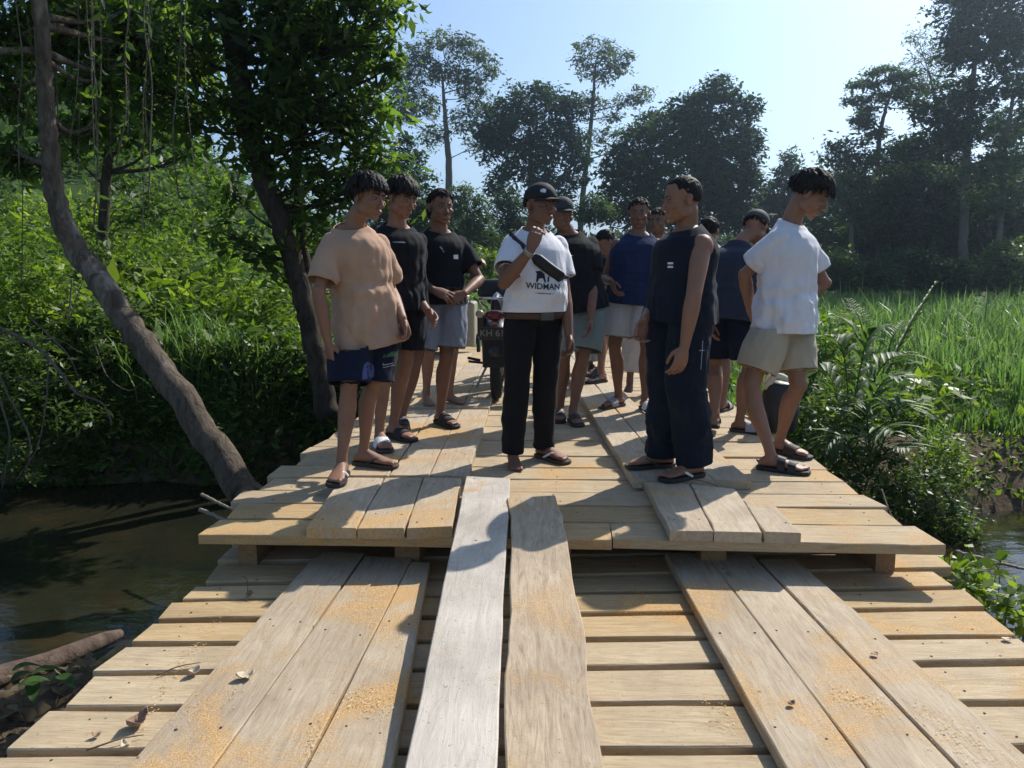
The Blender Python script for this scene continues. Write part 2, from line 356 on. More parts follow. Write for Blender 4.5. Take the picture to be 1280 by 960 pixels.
# chips and crumbs of sawdust heaped along the board edges and in drifts
rc = np.random.default_rng(77); V = []; F = []; T_ = []
drifts = [((433, 740), (500, 800), zz, .9, 260), ((430, 870), (490, 880), zz, .6, 380), ((300, 860), (230, 895), zz, .5, 120), ((1040, 865), (1100, 880), zz, .6, 300), ((1150, 890), (1230, 940), zz, .6, 300),
          ((880, 870), (905, 915), zc, .5, 200), ((400, 890), (384, 955), zz, .2, 130), ((280, 770), (200, 860), zc, .5, 220), ((640, 700), (700, 940), .0, .8, 0), ((1040, 800), (1000, 740), zz, .4, 110), ((245, 805), (160, 930), zc, .25, 260), ((330, 640), (300, 650), .001, .3, 120)]
for (a, b, z, sp_, nn_) in drifts:
    A, B_ = G(*a, z), G(*b, z)
    for k in range(int(nn_*.55)):
        c = A+(B_-A)*rc.random()+np.array([rc.normal()*.05*sp_, rc.normal()*.07*sp_, .002]); s_ = rc.uniform(.0008, .0024); an = rc.uniform(0, 6.3); u = np.array([math.cos(an), math.sin(an), rc.normal()*.04]); v = np.array([-u[1], u[0], rc.normal()*.08])
        base = len(V); V += [c-u*s_*1.8-v*s_*.6, c+u*s_*1.8-v*s_*.6, c+u*s_*1.5+v*s_*.6+UP*s_*.2, c-u*s_*1.5+v*s_*.6+UP*s_*.2]; F.append((base, base+1, base+2, base+3)); T_ += [rc.random()]*4
me = fast_mesh('sawdust', np.array(V), np.array(F), np.array(T_))
n = NT('sawdust_chips'); at_ = n.n('ShaderNodeAttribute', attribute_name='tint'); n.l(n.ramp(at_.outputs['Fac'], [(0, (.42, .24, .09)), (.5, (.60, .38, .15)), (1, (.7, .55, .33))]), n.b.inputs['Base Color']); n.b.inputs['Roughness'].default_value = .9
tag(link('sawdust', me, n.m), kind='stuff')
# heap of broken splinters on the upper deck by the step
for i, (px, py, z) in enumerate(((818, 622, .002), (596, 576, .002), (840, 618, .052))): pass
# ================================================================ ground and water
WZ = -1.0
def sst(x, a, b): t = np.clip((x-a)/(b-a), 0, 1); return t*t*(3-2*t)
def wob(x, y, f, s): return np.sin(x*f+s)*np.cos(y*f*1.13+s*2)+.5*np.sin(x*f*2.3+y*f*1.7+s)+.25*np.sin(x*f*4.1-y*f*3.7+3*s)
def height(x, y):
    x = np.asarray(x, float); y = np.asarray(y, float)
    yf = 7.3-1.5*sst(x, 0, 2.4)+.18*wob(x, y*0, 1.3, 1)-.25*sst(-x, 5, 9); yn = 4.15-.75*sst(-x, 1.7, 3.2)-.6*sst(x, 1.0, 3.0)+.12*wob(x, y*0, 1.7, 4)
    top = -.22+.55*sst(-x, 1.8, 4.5)-.28*sst(x, 1.8, 2.8)*sst(-y, -11, -8); steep = .9+1.1*sst(x, 1.6, 3)
    far = -1.55+(top+1.55)*sst(y, yf-.25, yf+steep)
    near = -1.55+(-.80+1.55)*sst(-y, -yn-.2, -yn+.6)+.35*sst(-y, -2.2, -.6)
    h = np.maximum(far, near)
    h = h+.05*wob(x, y, .9, 2)*sst(h, -1.5, -.6)+.02*wob(x, y, 3.1, 5)*sst(h, -1.5, -.6)
    # the land beyond
    q = -x/np.maximum(y, 1)
    h = h+13*sst(q, .13, .62)*sst(y, 9.5, 62)+.9*sst(-x, 3, 9)*sst(y, 8.5, 13)
    h = h-.10*sst(y, 11, 16)*(x > -2)*sst(x, -2, 1)
    # approach to the bridge at the far end
    m = np.exp(-((x-.1)/1.9)**4)*sst(y, 10.2, 11.2); h = h*(1-m)+m*(-.10)
    m = np.exp(-((x-.1)/2.2)**6)*sst(-y, -.9, .2); h = h*(1-m)+m*(-.30)
    return h
def grid(xs, ys):
    X, Y = np.meshgrid(xs, ys); V = np.stack([X, Y, height(X, Y)], -1).reshape(-1, 3); nx, ny = len(xs), len(ys)
    i = np.arange((ny-1)*(nx-1)); r, c = i//(nx-1), i % (nx-1); a = r*nx+c
    return V, np.stack([a, a+1, a+nx+1, a+nx], -1)
def warp(a, b, n, p): t = np.linspace(-1, 1, n); t = np.sign(t)*np.abs(t)**p; return np.where(t < 0, -t*a, t*b)
xs = warp(-900, 900, 260, 3.2); ys = np.concatenate([-60+58*np.linspace(0, 1, 12)**.6, np.linspace(-1.5, 16, 120), 16+(1400-16)*np.linspace(0, 1, 120)[1:]**3])
V, F = grid(xs, ys)
n = NT('ground_soil'); g = n.n('ShaderNodeNewGeometry'); p_ = g.outputs['Position']
a = n.noise(p_, .9, 6, .65); b = n.noise(p_, 9, 5, .7); c = n.noise(p_, 60, 4, .7)
soil = n.ramp(b, [(.3, (.055, .038, .022)), (.55, (.13, .095, .06)), (.75, (.20, .155, .105))]); green = n.ramp(b, [(.3, (.022, .042, .010)), (.7, (.055, .095, .022))])
sp_ = n.n('ShaderNodeSeparateXYZ'); n.l(p_, sp_.inputs[0])
at_ = n.n('ShaderNodeAttribute', attribute_name='tint'); ms = n.math('ADD', at_.outputs['Fac'], n.math('SUBTRACT', a, .42))
cc = n.mix(n.ramp(ms, [(.30, (0, 0, 0)), (.55, (1, 1, 1))]), green, soil)
n.l(cc, n.b.inputs['Base Color']); n.b.inputs['Roughness'].default_value = .95; n.b.inputs['Specular IOR Level'].default_value = .1
n.bump(n.math('ADD', n.math('MULTIPLY', b, 1.5), c), .8, .03)
bx_, by_ = V[:, 0], V[:, 1]; q_ = -bx_/np.maximum(by_, 1)
bare = .75*sst(bx_, 2.9, 3.6)*sst(-by_, -8.6, -7.6)+.8*sst(-V[:, 2], .45, .85)*(by_ < 9)+.9*np.exp(-((q_-.37-.002*(by_-45))/.085)**2-((by_-50)/14)**2)
bare += .8*(np.exp(-((np.abs(bx_-.1)-.75)/.25)**2)*(by_ > 10)*(by_ < 40))
tag(link('ground', fast_mesh('ground', V, F, np.clip(bare, 0, 1)), n.m, None, True), kind='structure')
# water
n = NT('stream_water'); g = n.n('ShaderNodeNewGeometry'); p_ = g.outputs['Position']
mp = n.n('ShaderNodeMapping'); n.l(p_, mp.inputs[0]); mp.inputs['Scale'].default_value = (1, 1.8, 1)
a = n.noise(mp.outputs[0], 5.5, 4, .55, .5); b = n.noise(mp.outputs[0], 1.1, 3, .5); c = n.noise(p_, .7, 4, .6)
n.l(n.ramp(c, [(.35, (.010, .013, .009)), (.55, (.020, .018, .010)), (.74, (.055, .032, .014))]), n.b.inputs['Base Color'])
n.b.inputs['Roughness'].default_value = .035; n.b.inputs['IOR'].default_value = 1.33; n.b.inputs['Specular IOR Level'].default_value = .5
n.bump(n.math('ADD', n.math('MULTIPLY', a, .6), b), .22, .03)
m = MB(); m.add([(-60, -2, WZ), (60, -2, WZ), (60, 12, WZ), (-60, 12, WZ)], [(0, 1, 2, 3)])
tag(m.build('water', n.m), kind='structure')
# far blue hill
m = MB(); xs_ = np.linspace(-700, 700, 90); top = []
for x in xs_:
    z = 30+34*math.exp(-((x+28)/55)**2)+12*math.sin(x*.011)+5*math.sin(x*.05+1)+2*math.sin(x*.17); top.append(z)
rr = []; V = []; F = []
for i, x in enumerate(xs_):
    for j, (dy, k) in enumerate(((0, 0), (60, .55), (130, .9), (190, 1.0), (330, .6), (460, 0))): V.append((x, 700+dy, -2+(top[i]+2)*k))
for i in range(len(xs_)-1):
    for j in range(5): F.append((i*6+j, (i+1)*6+j, (i+1)*6+j+1, i*6+j+1))
m.add(V, F); tag(m.build('hills', plain('hill_forest', (.035, .055, .035), .95, var=.4, scale=.05), None, True), kind='structure')
# ================================================================ foliage
def leaf_material(name, dark, mid, light, trans=.45, gloss=.35, rough=.45):
    if name in MATS: return MATS[name]
    n = NT(name); at_ = n.n('ShaderNodeAttribute', attribute_name='tint')
    c = n.ramp(at_.outputs['Fac'], [(0, dark), (.5, mid), (1, light)])
    n.l(c, n.b.inputs['Base Color']); n.b.inputs['Roughness'].default_value = rough; n.b.inputs['Specular IOR Level'].default_value = gloss
    tr = n.n('ShaderNodeBsdfTranslucent'); hs = n.n('ShaderNodeHueSaturation'); n.l(c, hs.inputs['Color']); hs.inputs['Value'].default_value = 1.55; hs.inputs['Saturation'].default_value = 1.1; hs.inputs['Hue'].default_value = .49
    n.l(hs.outputs[0], tr.inputs[0]); mx = n.n('ShaderNodeMixShader'); mx.inputs[0].default_value = trans
    n.l(n.b.outputs[0], mx.inputs[1]); n.l(tr.outputs[0], mx.inputs[2]); n.l(mx.outputs[0], n.out.inputs[0]); MATS[name] = n.m; return n.m
LM = dict(
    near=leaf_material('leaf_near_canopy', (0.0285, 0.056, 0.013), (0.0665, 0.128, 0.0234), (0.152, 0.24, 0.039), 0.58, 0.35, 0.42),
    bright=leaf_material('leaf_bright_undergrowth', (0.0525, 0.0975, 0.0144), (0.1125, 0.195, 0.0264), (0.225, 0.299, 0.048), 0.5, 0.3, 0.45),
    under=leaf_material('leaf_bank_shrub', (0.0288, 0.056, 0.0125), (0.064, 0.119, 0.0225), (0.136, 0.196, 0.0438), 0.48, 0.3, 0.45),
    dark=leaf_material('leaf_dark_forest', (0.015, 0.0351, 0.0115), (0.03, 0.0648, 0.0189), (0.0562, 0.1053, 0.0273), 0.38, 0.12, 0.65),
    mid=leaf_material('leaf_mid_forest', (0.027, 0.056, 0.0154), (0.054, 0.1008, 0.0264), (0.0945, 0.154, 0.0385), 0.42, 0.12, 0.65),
    olive=leaf_material('leaf_airy_olive', (0.0403, 0.066, 0.0242), (0.0747, 0.108, 0.0418), (0.1265, 0.162, 0.0605), 0.5, 0.1, 0.7),
    grass=leaf_material('grass_blade', (0.05, 0.10, 0.026), (0.10, 0.185, 0.045), (0.20, 0.285, 0.11), 0.5, 0.35, 0.42),
    palm=leaf_material('leaf_palm', (0.027, 0.06, 0.0168), (0.0607, 0.12, 0.0264), (0.1215, 0.192, 0.042), 0.42, 0.25, 0.5),
    dry=leaf_material('leaf_dry', (.10, .08, .045), (.17, .13, .075), (.26, .20, .12), .3, .2, .7))
def bark(name, a, b, sc=6, patch=None):
    if name in MATS: return MATS[name]
    n = NT(name); v = n.coord(scale=(1, 1, .35)); f = n.noise(v, sc, 7, .7, .8); g = n.noise(v, sc*7, 5, .7)
    c = n.ramp(f, [(.32, a), (.6, b)])
    if patch: c = n.mix(n.ramp(n.noise(v, 2.2, 5, .7), [(.55, (0, 0, 0)), (.63, (1, 1, 1))]), c, patch)
    n.l(c, n.b.inputs['Base Color']); n.b.inputs['Roughness'].default_value = .92; n.b.inputs['Specular IOR Level'].default_value = .15
    n.bump(n.math('ADD', f, n.math('MULTIPLY', g, .5)), 1.0, .03); MATS[name] = n.m; return n.m
bark_d = bark('bark_dark', (.026, .021, .016), (.080, .064, .050), 14); bark_l = bark('bark_mottled', (.060, .045, .034), (.175, .138, .105), 16, (.32, .28, .23)); bark_f = bark('bark_far', (.07, .06, .05), (.16, .14, .12), 2)
vine_m = bark('vine_bark', (.10, .085, .065), (.24, .20, .16), 20)
def leaves(P, size, rng, aspect=.42, droop=.35, up=None, jit=.35, base=None):
    """one folded leaf (a four-cornered face) at each point"""
    n = len(P); d = rng.normal(size=(n, 3)); d[:, 2] = d[:, 2]*.55-droop; d /= np.linalg.norm(d, axis=1)[:, None]
    nn = rng.normal(size=(n, 3)); nn[:, 2] = np.abs(nn[:, 2])+.8; s = np.cross(d, nn); s /= np.linalg.norm(s, axis=1)[:, None]+1e-9
    L = size*np.exp(rng.normal(size=n)*jit)[:, None]; f = np.cross(s, d)
    V = np.stack([P, P+d*L*.45+s*L*aspect*.5-f*L*.05, P+d*L, P+d*L*.45-s*L*aspect*.5-f*L*.05], 1).reshape(-1, 3)
    i = np.arange(n)[:, None]*4; F = i+np.arange(4)[None]
    t = np.clip(rng.normal(.45, .22, n)+(0 if base is None else base), 0, 1); return V, F, np.repeat(t, 4)
class Cloud:
    def __init__(s): s.V = []; s.F = []; s.T = []; s.n = 0
    def add(s, V, F, T): s.V.append(V); s.F.append(F+s.n); s.T.append(T); s.n += len(V)
    def build(s, name, mat, parent=None):
        return link(name, fast_mesh(name, np.concatenate(s.V), np.concatenate(s.F), np.concatenate(s.T)), mat, parent)
def clump_points(c, r, nclump, per, cr, rng, shell=.35, flat=1.0):
    """leaf positions in clumps spread through an ellipsoid, more of them near its skin"""
    d = rng.normal(size=(nclump, 3)); d /= np.linalg.norm(d, axis=1)[:, None]
    q = (shell+(1-shell)*rng.random(nclump)**.6)[:, None]; C = np.array(c)+d*q*np.array(r)
    o = rng.normal(size=(nclump, per, 3)); o /= np.linalg.norm(o, axis=2)[:, :, None]+1e-9; o *= (rng.random((nclump, per))**.45)[:, :, None]
    sz = cr*np.exp(rng.normal(size=nclump)*.35)
    P = C[:, None]+o*sz[:, None, None]*np.array([1, 1, .62*flat])
    tb = np.repeat(rng.normal(0, .12, nclump), per); return C, P.reshape(-1, 3), tb
RT = np.random.default_rng(2024); CRK = .62; NCK = 9.5; LFK = .72
def tree(label, y, trunk, blobs, leaf, mat, barkm, dens=1.0, cr=None, name='tree', cat='tree', group=None, branch=True, per=26, aspect=.45, droop=.3, depth=.8, twigs=0, flat=1.0, shell=.35, ref=None, brr=.018, gap=1.0):
    """trunk: list of (px, py, radius in px[, y offset]); blobs: (px, py, rx, ry[, y offset]) as they stand at distance y"""
    k = y/FPX; base = D(trunk[0][0], trunk[0][1], y+(trunk[0][3] if len(trunk[0]) > 3 else 0)) if trunk else D(blobs[0][0], blobs[0][1], y)
    root = empty(name, base, label, cat, group)
    tp = None
    if trunk:
        tp = np.array([np.append(D(q[0], q[1], y+(q[3] if len(q) > 3 else 0)), q[2]*k*(.62 if y > 20 else 1)) for q in trunk]); sp_ = spline(tp, max(14, len(trunk)*5))
        sp_[:, :3] += RT.normal(size=(len(sp_), 3))*np.minimum(sp_[:, 3:4], .3)*.10
        m = MB(); m.tube(sp_[:, :3], np.maximum(sp_[:, 3], .004), 10); 
        tob = m.build('trunk', barkm, root, True)
    cl = Cloud(); bm_ = MB(); cr_ = (cr or leaf*3.2)*CRK; leaf = leaf*LFK if y > 20 else leaf
    for b in blobs:
        px, py, rx, ry = b[:4]; yo = b[4] if len(b) > 4 else RT.uniform(-1, 1)*rx*k*depth*.6; c = D(px, py, y+yo); r = np.array([rx*k, rx*k*depth, ry*k])
        vol = (rx*k*ry*k)/(cr_*cr_); nc = max(5, int(vol*NCK*dens*gap*(1.7 if y > 30 else 1))); C, P, tb = clump_points(c, r, nc, per, cr_, RT, shell, flat)
        V, F, T = leaves(P, leaf, RT, aspect, droop, base=tb); cl.add(V, F, T)
        if branch and tp is not None:
            zs = sp_[:, 2]; cand = np.where(zs < c[2]-.15*ry*k)[0]; j = cand[-1] if len(cand) else 0
            j = max(int(len(sp_)*.25), min(j, len(sp_)-1)); j = max(int(len(sp_)*.2), j-int(RT.integers(0, 4))); s0 = sp_[j, :3]; mid = (s0+c)/2-UP*.06*np.linalg.norm(c-s0)+RT.normal(size=3)*.05*np.linalg.norm(c-s0)
            r0 = min(sp_[j, 3]*.6, max(.012, brr*np.linalg.norm(c-s0)+.01)); bp = spline([s0, mid, c], 8); bm_.tube(bp, np.linspace(r0, r0*.35, 8), 6)
            for t in range(min(nc, 5+twigs)):
                e = C[RT.integers(0, nc)]; q = bp[RT.integers(3, 8)]; bm_.tube([q, (q+e)/2+RT.normal(size=3)*.04*np.linalg.norm(e-q), e], [r0*.35, r0*.22, r0*.10], 4)
    cl.build('crown' if trunk else 'foliage', mat, root)
    if bm_.n: bm_.build('branches', barkm, root, True)
    return root
# ---------------------------------------------------------------- far trees beyond the bridge
FT_ = 'trees beyond the clearing'
tree('tall airy tree with an olive crown rising above the three young men on the left', 62, [(563, 330, 9), (562, 250, 7.5), (560, 190, 6), (556, 140, 4), (553, 95, 2)],
     [(515, 72, 26, 16), (552, 50, 28, 12), (590, 62, 25, 15), (608, 82, 15, 16), (503, 105, 20, 18), (532, 92, 25, 18), (566, 90, 26, 18), (592, 112, 20, 20), (500, 140, 16, 18), (528, 135, 22, 20), (580, 150, 22, 16), (604, 140, 12, 14), (545, 170, 18, 14), (600, 178, 18, 12)],
     0.36, LM['olive'], bark_f, .80, cr=1.15, group=FT_, per=22, depth=.7, twigs=10, brr=.012)
tree('round dark tree draped with creepers behind the man in the black cap', 55, [(668, 345, 9), (667, 280, 8), (664, 220, 6), (662, 160, 3)],
     [(665, 122, 40, 18), (626, 145, 28, 22), (706, 138, 28, 22), (650, 162, 48, 26), (702, 176, 32, 28), (612, 180, 20, 24), (660, 205, 42, 26), (625, 232, 16, 26), (690, 238, 30, 22), (720, 205, 16, 30)],
     .40, LM['dark'], bark_f, .85, cr=1.1, group=FT_, per=26, twigs=3)
tree('slender bare-limbed tree with small tufted crown right of the round dark tree', 60, [(722, 330, 6), (728, 250, 5.5), (735, 190, 4.5), (741, 130, 3.5), (745, 75, 1.5)],
     [(745, 60, 26, 13), (772, 74, 20, 12), (727, 82, 13, 14), (757, 92, 24, 12), (803, 117, 20, 9), (782, 128, 22, 8), (738, 128, 20, 14), (765, 148, 12, 8), (786, 165, 20, 5), (750, 170, 14, 10)],
     .34, LM['olive'], bark_f, .70, cr=1.0, group=FT_, per=20, depth=.7, twigs=8, brr=.012)
tree('massive dark tree with domed crown behind the blue jersey and the big man', 48, [(868, 350, 12), (865, 280, 10), (872, 210, 7), (885, 150, 3)],
     [(896, 117, 26, 18), (868, 138, 32, 22), (930, 135, 20, 18), (852, 165, 38, 28), (900, 170, 44, 34), (938, 185, 15, 26), (850, 215, 60, 36), (908, 225, 40, 36), (935, 230, 16, 26), (870, 265, 70, 26), (925, 275, 25, 25)],
     .40, LM['dark'], bark_f, 1.0, cr=1.1, group=FT_, twigs=2)
tree('lower dark tree hung with creepers between the slender tree and the massive one', 50, [(790, 350, 8), (795, 280, 7), (800, 210, 4)],
     [(818, 158, 26, 18), (795, 182, 32, 22), (766, 208, 16, 26), (800, 215, 38, 28), (770, 250, 22, 30), (812, 262, 40, 30)], .38, LM['dark'], bark_f, .9, cr=1.0, group=FT_, twigs=2)
tree('narrow pointed tree between the massive dark tree and the young man in white', 55, [(985, 345, 6), (986, 270, 5), (988, 210, 2)],
     [(989, 200, 8, 12), (986, 220, 15, 16), (975, 242, 28, 18), (962, 265, 30, 20), (1000, 262, 22, 22)], .38, LM['dark'], bark_f, 1.0, cr=.9, group=FT_)
tree('layered umbrella-shaped tree with a pale forked trunk right of the young man in white', 42, [(1098, 365, 7), (1097, 290, 6), (1096, 220, 5), (1101, 160, 4), (1112, 122, 2.5), (1118, 95, 1.5)],
     [(1102, 88, 20, 5), (1125, 96, 24, 8), (1080, 106, 22, 5), (1140, 110, 22, 8), (1072, 126, 22, 4), (1112, 118, 28, 6), (1092, 136, 20, 4), (1140, 130, 14, 5), (1080, 152, 15, 10), (1096, 165, 16, 7)],
     .26, LM['mid'], bark_f, 1.0, cr=.62, group=FT_, depth=1.0, flat=.55, shell=.1, twigs=3)
tree('broad leafy tree at the foot of the umbrella-shaped tree', 40, [(1062, 365, 6), (1064, 300, 5), (1062, 230, 3)],
     [(1062, 182, 24, 10), (1045, 200, 22, 9), (1078, 200, 22, 14), (1058, 225, 34, 18), (1090, 235, 28, 18), (1050, 255, 34, 20), (1085, 275, 36, 22), (1135, 190, 24, 12), (1130, 220, 26, 18), (1130, 258, 30, 20)], .28, LM['mid'], bark_f, .85, cr=.8, group=FT_, twigs=3)
tree('feathery bamboo-like tree leaning into the sky left of the tallest right-hand tree', 44, [(1180, 365, 5), (1180, 250, 4), (1172, 150, 3), (1162, 90, 1.5)],
     [(1146, 46, 16, 12), (1166, 60, 18, 14), (1150, 76, 22, 12), (1178, 88, 18, 16), (1155, 100, 18, 10), (1190, 66, 12, 14)], .30, LM['olive'], bark_f, .75, cr=1.0, group=FT_, per=18, aspect=.22, twigs=6)
tree('tallest tree, dark and spreading, filling the upper right corner', 38, [(1204, 370, 9), (1205, 290, 8), (1208, 200, 7), (1215, 110, 5), (1225, 20, 3)],
     [(1195, 8, 32, 24), (1238, -10, 36, 30), (1270, 20, 30, 34), (1222, 48, 40, 28), (1258, 72, 28, 26), (1196, 62, 18, 22), (1188, 118, 26, 20), (1228, 118, 24, 22), (1166, 138, 26, 18), (1205, 160, 36, 24), (1160, 178, 34, 18), (1225, -60, 46, 30), (1280, -50, 40, 36)],
     .30, LM['dark'], bark_f, .95, cr=.85, group=FT_, twigs=4)
tree('tree with many thin upright limbs at the right edge', 36, [(1248, 372, 6), (1250, 280, 5), (1256, 190, 4), (1268, 110, 3)],
     [(1272, 110, 22, 16), (1280, 150, 24, 20), (1262, 185, 22, 16), (1240, 205, 30, 18), (1275, 225, 26, 24), (1300, 90, 22, 30), (1245, 245, 34, 20)], .28, LM['mid'], bark_f, .7, cr=.75, group=FT_, twigs=8)
for i, (px, lab) in enumerate(((1165, 'left-hand pale trunk deep in the shade of the right-hand wood'), (1232, 'right-hand pale trunk deep in the shade of the right-hand wood'))):
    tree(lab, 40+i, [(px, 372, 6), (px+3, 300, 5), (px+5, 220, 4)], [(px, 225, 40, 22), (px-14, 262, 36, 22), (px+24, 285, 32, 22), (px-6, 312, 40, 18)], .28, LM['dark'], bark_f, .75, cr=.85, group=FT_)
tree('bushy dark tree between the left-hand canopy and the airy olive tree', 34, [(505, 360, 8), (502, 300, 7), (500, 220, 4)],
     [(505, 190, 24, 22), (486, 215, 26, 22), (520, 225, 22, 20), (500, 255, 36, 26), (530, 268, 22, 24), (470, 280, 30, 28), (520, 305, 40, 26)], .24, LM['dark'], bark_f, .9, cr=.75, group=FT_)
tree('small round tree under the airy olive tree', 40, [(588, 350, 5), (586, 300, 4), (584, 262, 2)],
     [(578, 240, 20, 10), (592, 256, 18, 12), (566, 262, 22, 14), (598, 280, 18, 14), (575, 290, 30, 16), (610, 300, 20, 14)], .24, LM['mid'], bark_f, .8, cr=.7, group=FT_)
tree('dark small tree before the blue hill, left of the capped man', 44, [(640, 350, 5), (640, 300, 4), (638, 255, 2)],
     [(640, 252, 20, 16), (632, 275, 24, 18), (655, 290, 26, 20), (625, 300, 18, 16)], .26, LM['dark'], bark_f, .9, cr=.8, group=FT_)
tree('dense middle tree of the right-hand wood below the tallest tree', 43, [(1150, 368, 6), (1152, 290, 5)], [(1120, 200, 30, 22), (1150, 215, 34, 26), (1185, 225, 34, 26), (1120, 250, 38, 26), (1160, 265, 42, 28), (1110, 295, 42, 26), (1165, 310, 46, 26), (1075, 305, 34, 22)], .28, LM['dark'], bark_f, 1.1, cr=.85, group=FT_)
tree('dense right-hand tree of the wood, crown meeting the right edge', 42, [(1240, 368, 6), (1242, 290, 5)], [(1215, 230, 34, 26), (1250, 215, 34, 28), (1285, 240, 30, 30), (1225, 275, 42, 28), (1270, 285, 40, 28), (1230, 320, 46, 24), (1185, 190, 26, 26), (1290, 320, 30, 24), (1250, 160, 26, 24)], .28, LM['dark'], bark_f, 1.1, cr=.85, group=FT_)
tree('leafy crown filling the gap behind the umbrella-shaped tree', 46, [(1100, 366, 5), (1102, 290, 4)], [(1040, 235, 26, 22), (1075, 240, 30, 20), (1110, 235, 26, 20), (1030, 275, 28, 24), (1070, 285, 36, 26), (1020, 310, 26, 22)], .28, LM['mid'], bark_f, 1.0, cr=.85, group=FT_)
# bushes along the far edge of the clearing
for i, (px, py, rx, ry, yy, mt, lab) in enumerate(((600, 325, 24, 22, 24, 'bright', 'sunlit light green bush at the far end of the bridge'), (632, 345, 26, 20, 26, 'bright', 'yellow-green bush right behind the motorcycle'),
    (560, 335, 30, 22, 22, 'under', 'mid green bush behind the grey-blue shorts'), (735, 330, 30, 34, 36, 'dark', 'dark bush between the black t-shirt and the blue jersey'), (742, 262, 20, 18, 40, 'mid', 'lighter green bushy growth under the slender tree'),
    (800, 335, 40, 30, 38, 'dark', 'dark bush behind the blue jersey'), (900, 330, 46, 34, 38, 'dark', 'dark bush between the big man and the white t-shirt'), (1040, 335, 30, 26, 34, 'under', 'bush at the edge of the tall grass beside the white t-shirt'),
    (1085, 345, 34, 20, 33, 'dark', 'first dark bush of the row behind the tall grass'), (1135, 335, 36, 26, 36, 'dark', 'second dark bush of the row behind the tall grass'), (1190, 345, 38, 26, 35, 'dark', 'third dark bush of the row behind the tall grass'), (1262, 335, 32, 34, 31, 'under', 'greyish bush at the right edge behind the tall grass'))):
    tree(lab, yy, [], [(px, py, rx, ry), (px-rx*.6, py+ry*.4, rx*.6, ry*.6), (px+rx*.6, py+ry*.3, rx*.6, ry*.6)], .22 if yy > 30 else .15, LM[mt], bark_f, 1.0, cr=.6 if yy > 30 else .4, name='bush', cat='bush', group='bushes at the edge of the clearing')
# the wood behind reads as one mass
cl = Cloud()
for i in range(620):
    px = RT.uniform(420, 1420); yy = RT.uniform(62, 80); topy = 285+18*math.sin(px*.021)+14*math.sin(px*.05+2)+(0 if px > 1020 else 8)-(38 if px > 1120 else 0)
    py = topy+(365-topy)*RT.random()**.8; c = D(px, py, yy); C, P, tb = clump_points(c, (2.4, 2.0, 1.5), 5, 18, 1.1, RT); cl.add(*leaves(P, .55, RT, .55, .2, base=tb))
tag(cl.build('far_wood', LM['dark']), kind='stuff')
# ---------------------------------------------------------------- the two trees at the left end of the bridge
tree('leaning tree with a mottled curved trunk rising from the water on the left', 5.0,
     [(328, 652, 23, -.1), (304, 610, 21, 0), (262, 550, 19.5, .1), (218, 488, 18.5, .2), (176, 428, 17.5, .3), (136, 370, 16.5, .4), (101, 318, 15.5, .5), (76, 270, 14, .5), (66, 222, 12.5, .5), (61, 170, 11.5, .5), (57, 115, 10.5, .5), (53, 60, 10, .5), (49, 0, 10, .5), (42, -90, 11, .5), (36, -220, 7, .6)],
     [(20, 40, 42, 46, .9), (96, 30, 40, 44, 1.2), (10, 110, 26, 34, 1.1), (120, 100, 36, 30, 1.3), (150, 30, 36, 40, 1.6), (60, -60, 80, 50, .6), (-40, -80, 60, 60, .3), (30, -190, 110, 60, .3), (-130, 20, 60, 100, .6), (-110, -160, 80, 60, 0), (95, 165, 26, 16, 1.4), (10, 180, 18, 20, 1.0), (150, 80, 30, 40, 1.7), (180, 60, 30, 50, 1.9), (30, 200, 30, 20, 1.1), (130, 150, 22, 26, 1.5)],  # some blobs beyond the frame are added crown, there to shade the left bank
     .085, LM['near'], bark_l, 2.4, cr=.24, per=16, branch=True, aspect=.36, droop=.6, twigs=2)
tree('big leafy tree with a dark curving trunk behind the tan t-shirt', 7.6,
     [(410, 520, 16), (400, 470, 14), (386, 410, 13), (372, 350, 13), (352, 285, 13.5), (330, 220, 14), (310, 150, 13.5), (296, 80, 13), (285, 0, 12), (275, -100, 11), (268, -260, 8)],
     [(205, 35, 56, 46), (268, 30, 56, 50), (330, 30, 56, 52), (392, 40, 56, 52), (448, 35, 50, 50), (492, 14, 30, 16), (428, 105, 50, 46), (470, 95, 30, 40), (462, 150, 38, 34), (430, 178, 46, 40), (470, 205, 34, 30), (440, 235, 42, 32), (488, 240, 16, 24),
      (240, 100, 52, 40), (190, 110, 30, 40), (290, 140, 50, 42), (230, 150, 36, 24), (345, 110, 50, 50), (380, 160, 50, 46), (395, 225, 44, 40), (400, 275, 36, 30), (318, 200, 36, 26), (285, 290, 34, 20), (320, 310, 30, 16), (292, 245, 26, 18), (345, 335, 18, 14),
      (400, -60, 110, 60), (340, -150, 110, 50), (470, -40, 60, 40)],
     .115, LM['near'], bark_d, .85, cr=.30, per=18, aspect=.36, droop=.5, depth=1.0, twigs=3)
tree('slender tree behind the hanging vines at the upper left', 10.5, [(128, 430, 8), (126, 340, 7), (132, 240, 6), (140, 140, 5), (146, 30, 4), (150, -80, 3)],
     [(95, 35, 40, 36), (150, 30, 44, 40), (200, 60, 36, 36), (120, 95, 44, 34), (170, 120, 40, 30), (75, 100, 30, 34), (100, 160, 36, 24), (50, 60, 30, 40), (20, 80, 30, 40), (210, 130, 26, 30), (150, 175, 34, 16), (130, -50, 90, 50), (230, 60, 40, 50), (60, 150, 34, 22), (200, 165, 34, 20), (240, 190, 24, 16), (90, 195, 24, 14), (110, 20, 50, 40), (180, 10, 50, 36)],
     .12, LM['near'], bark_d, 1.15, cr=.36, per=16, droop=.55)
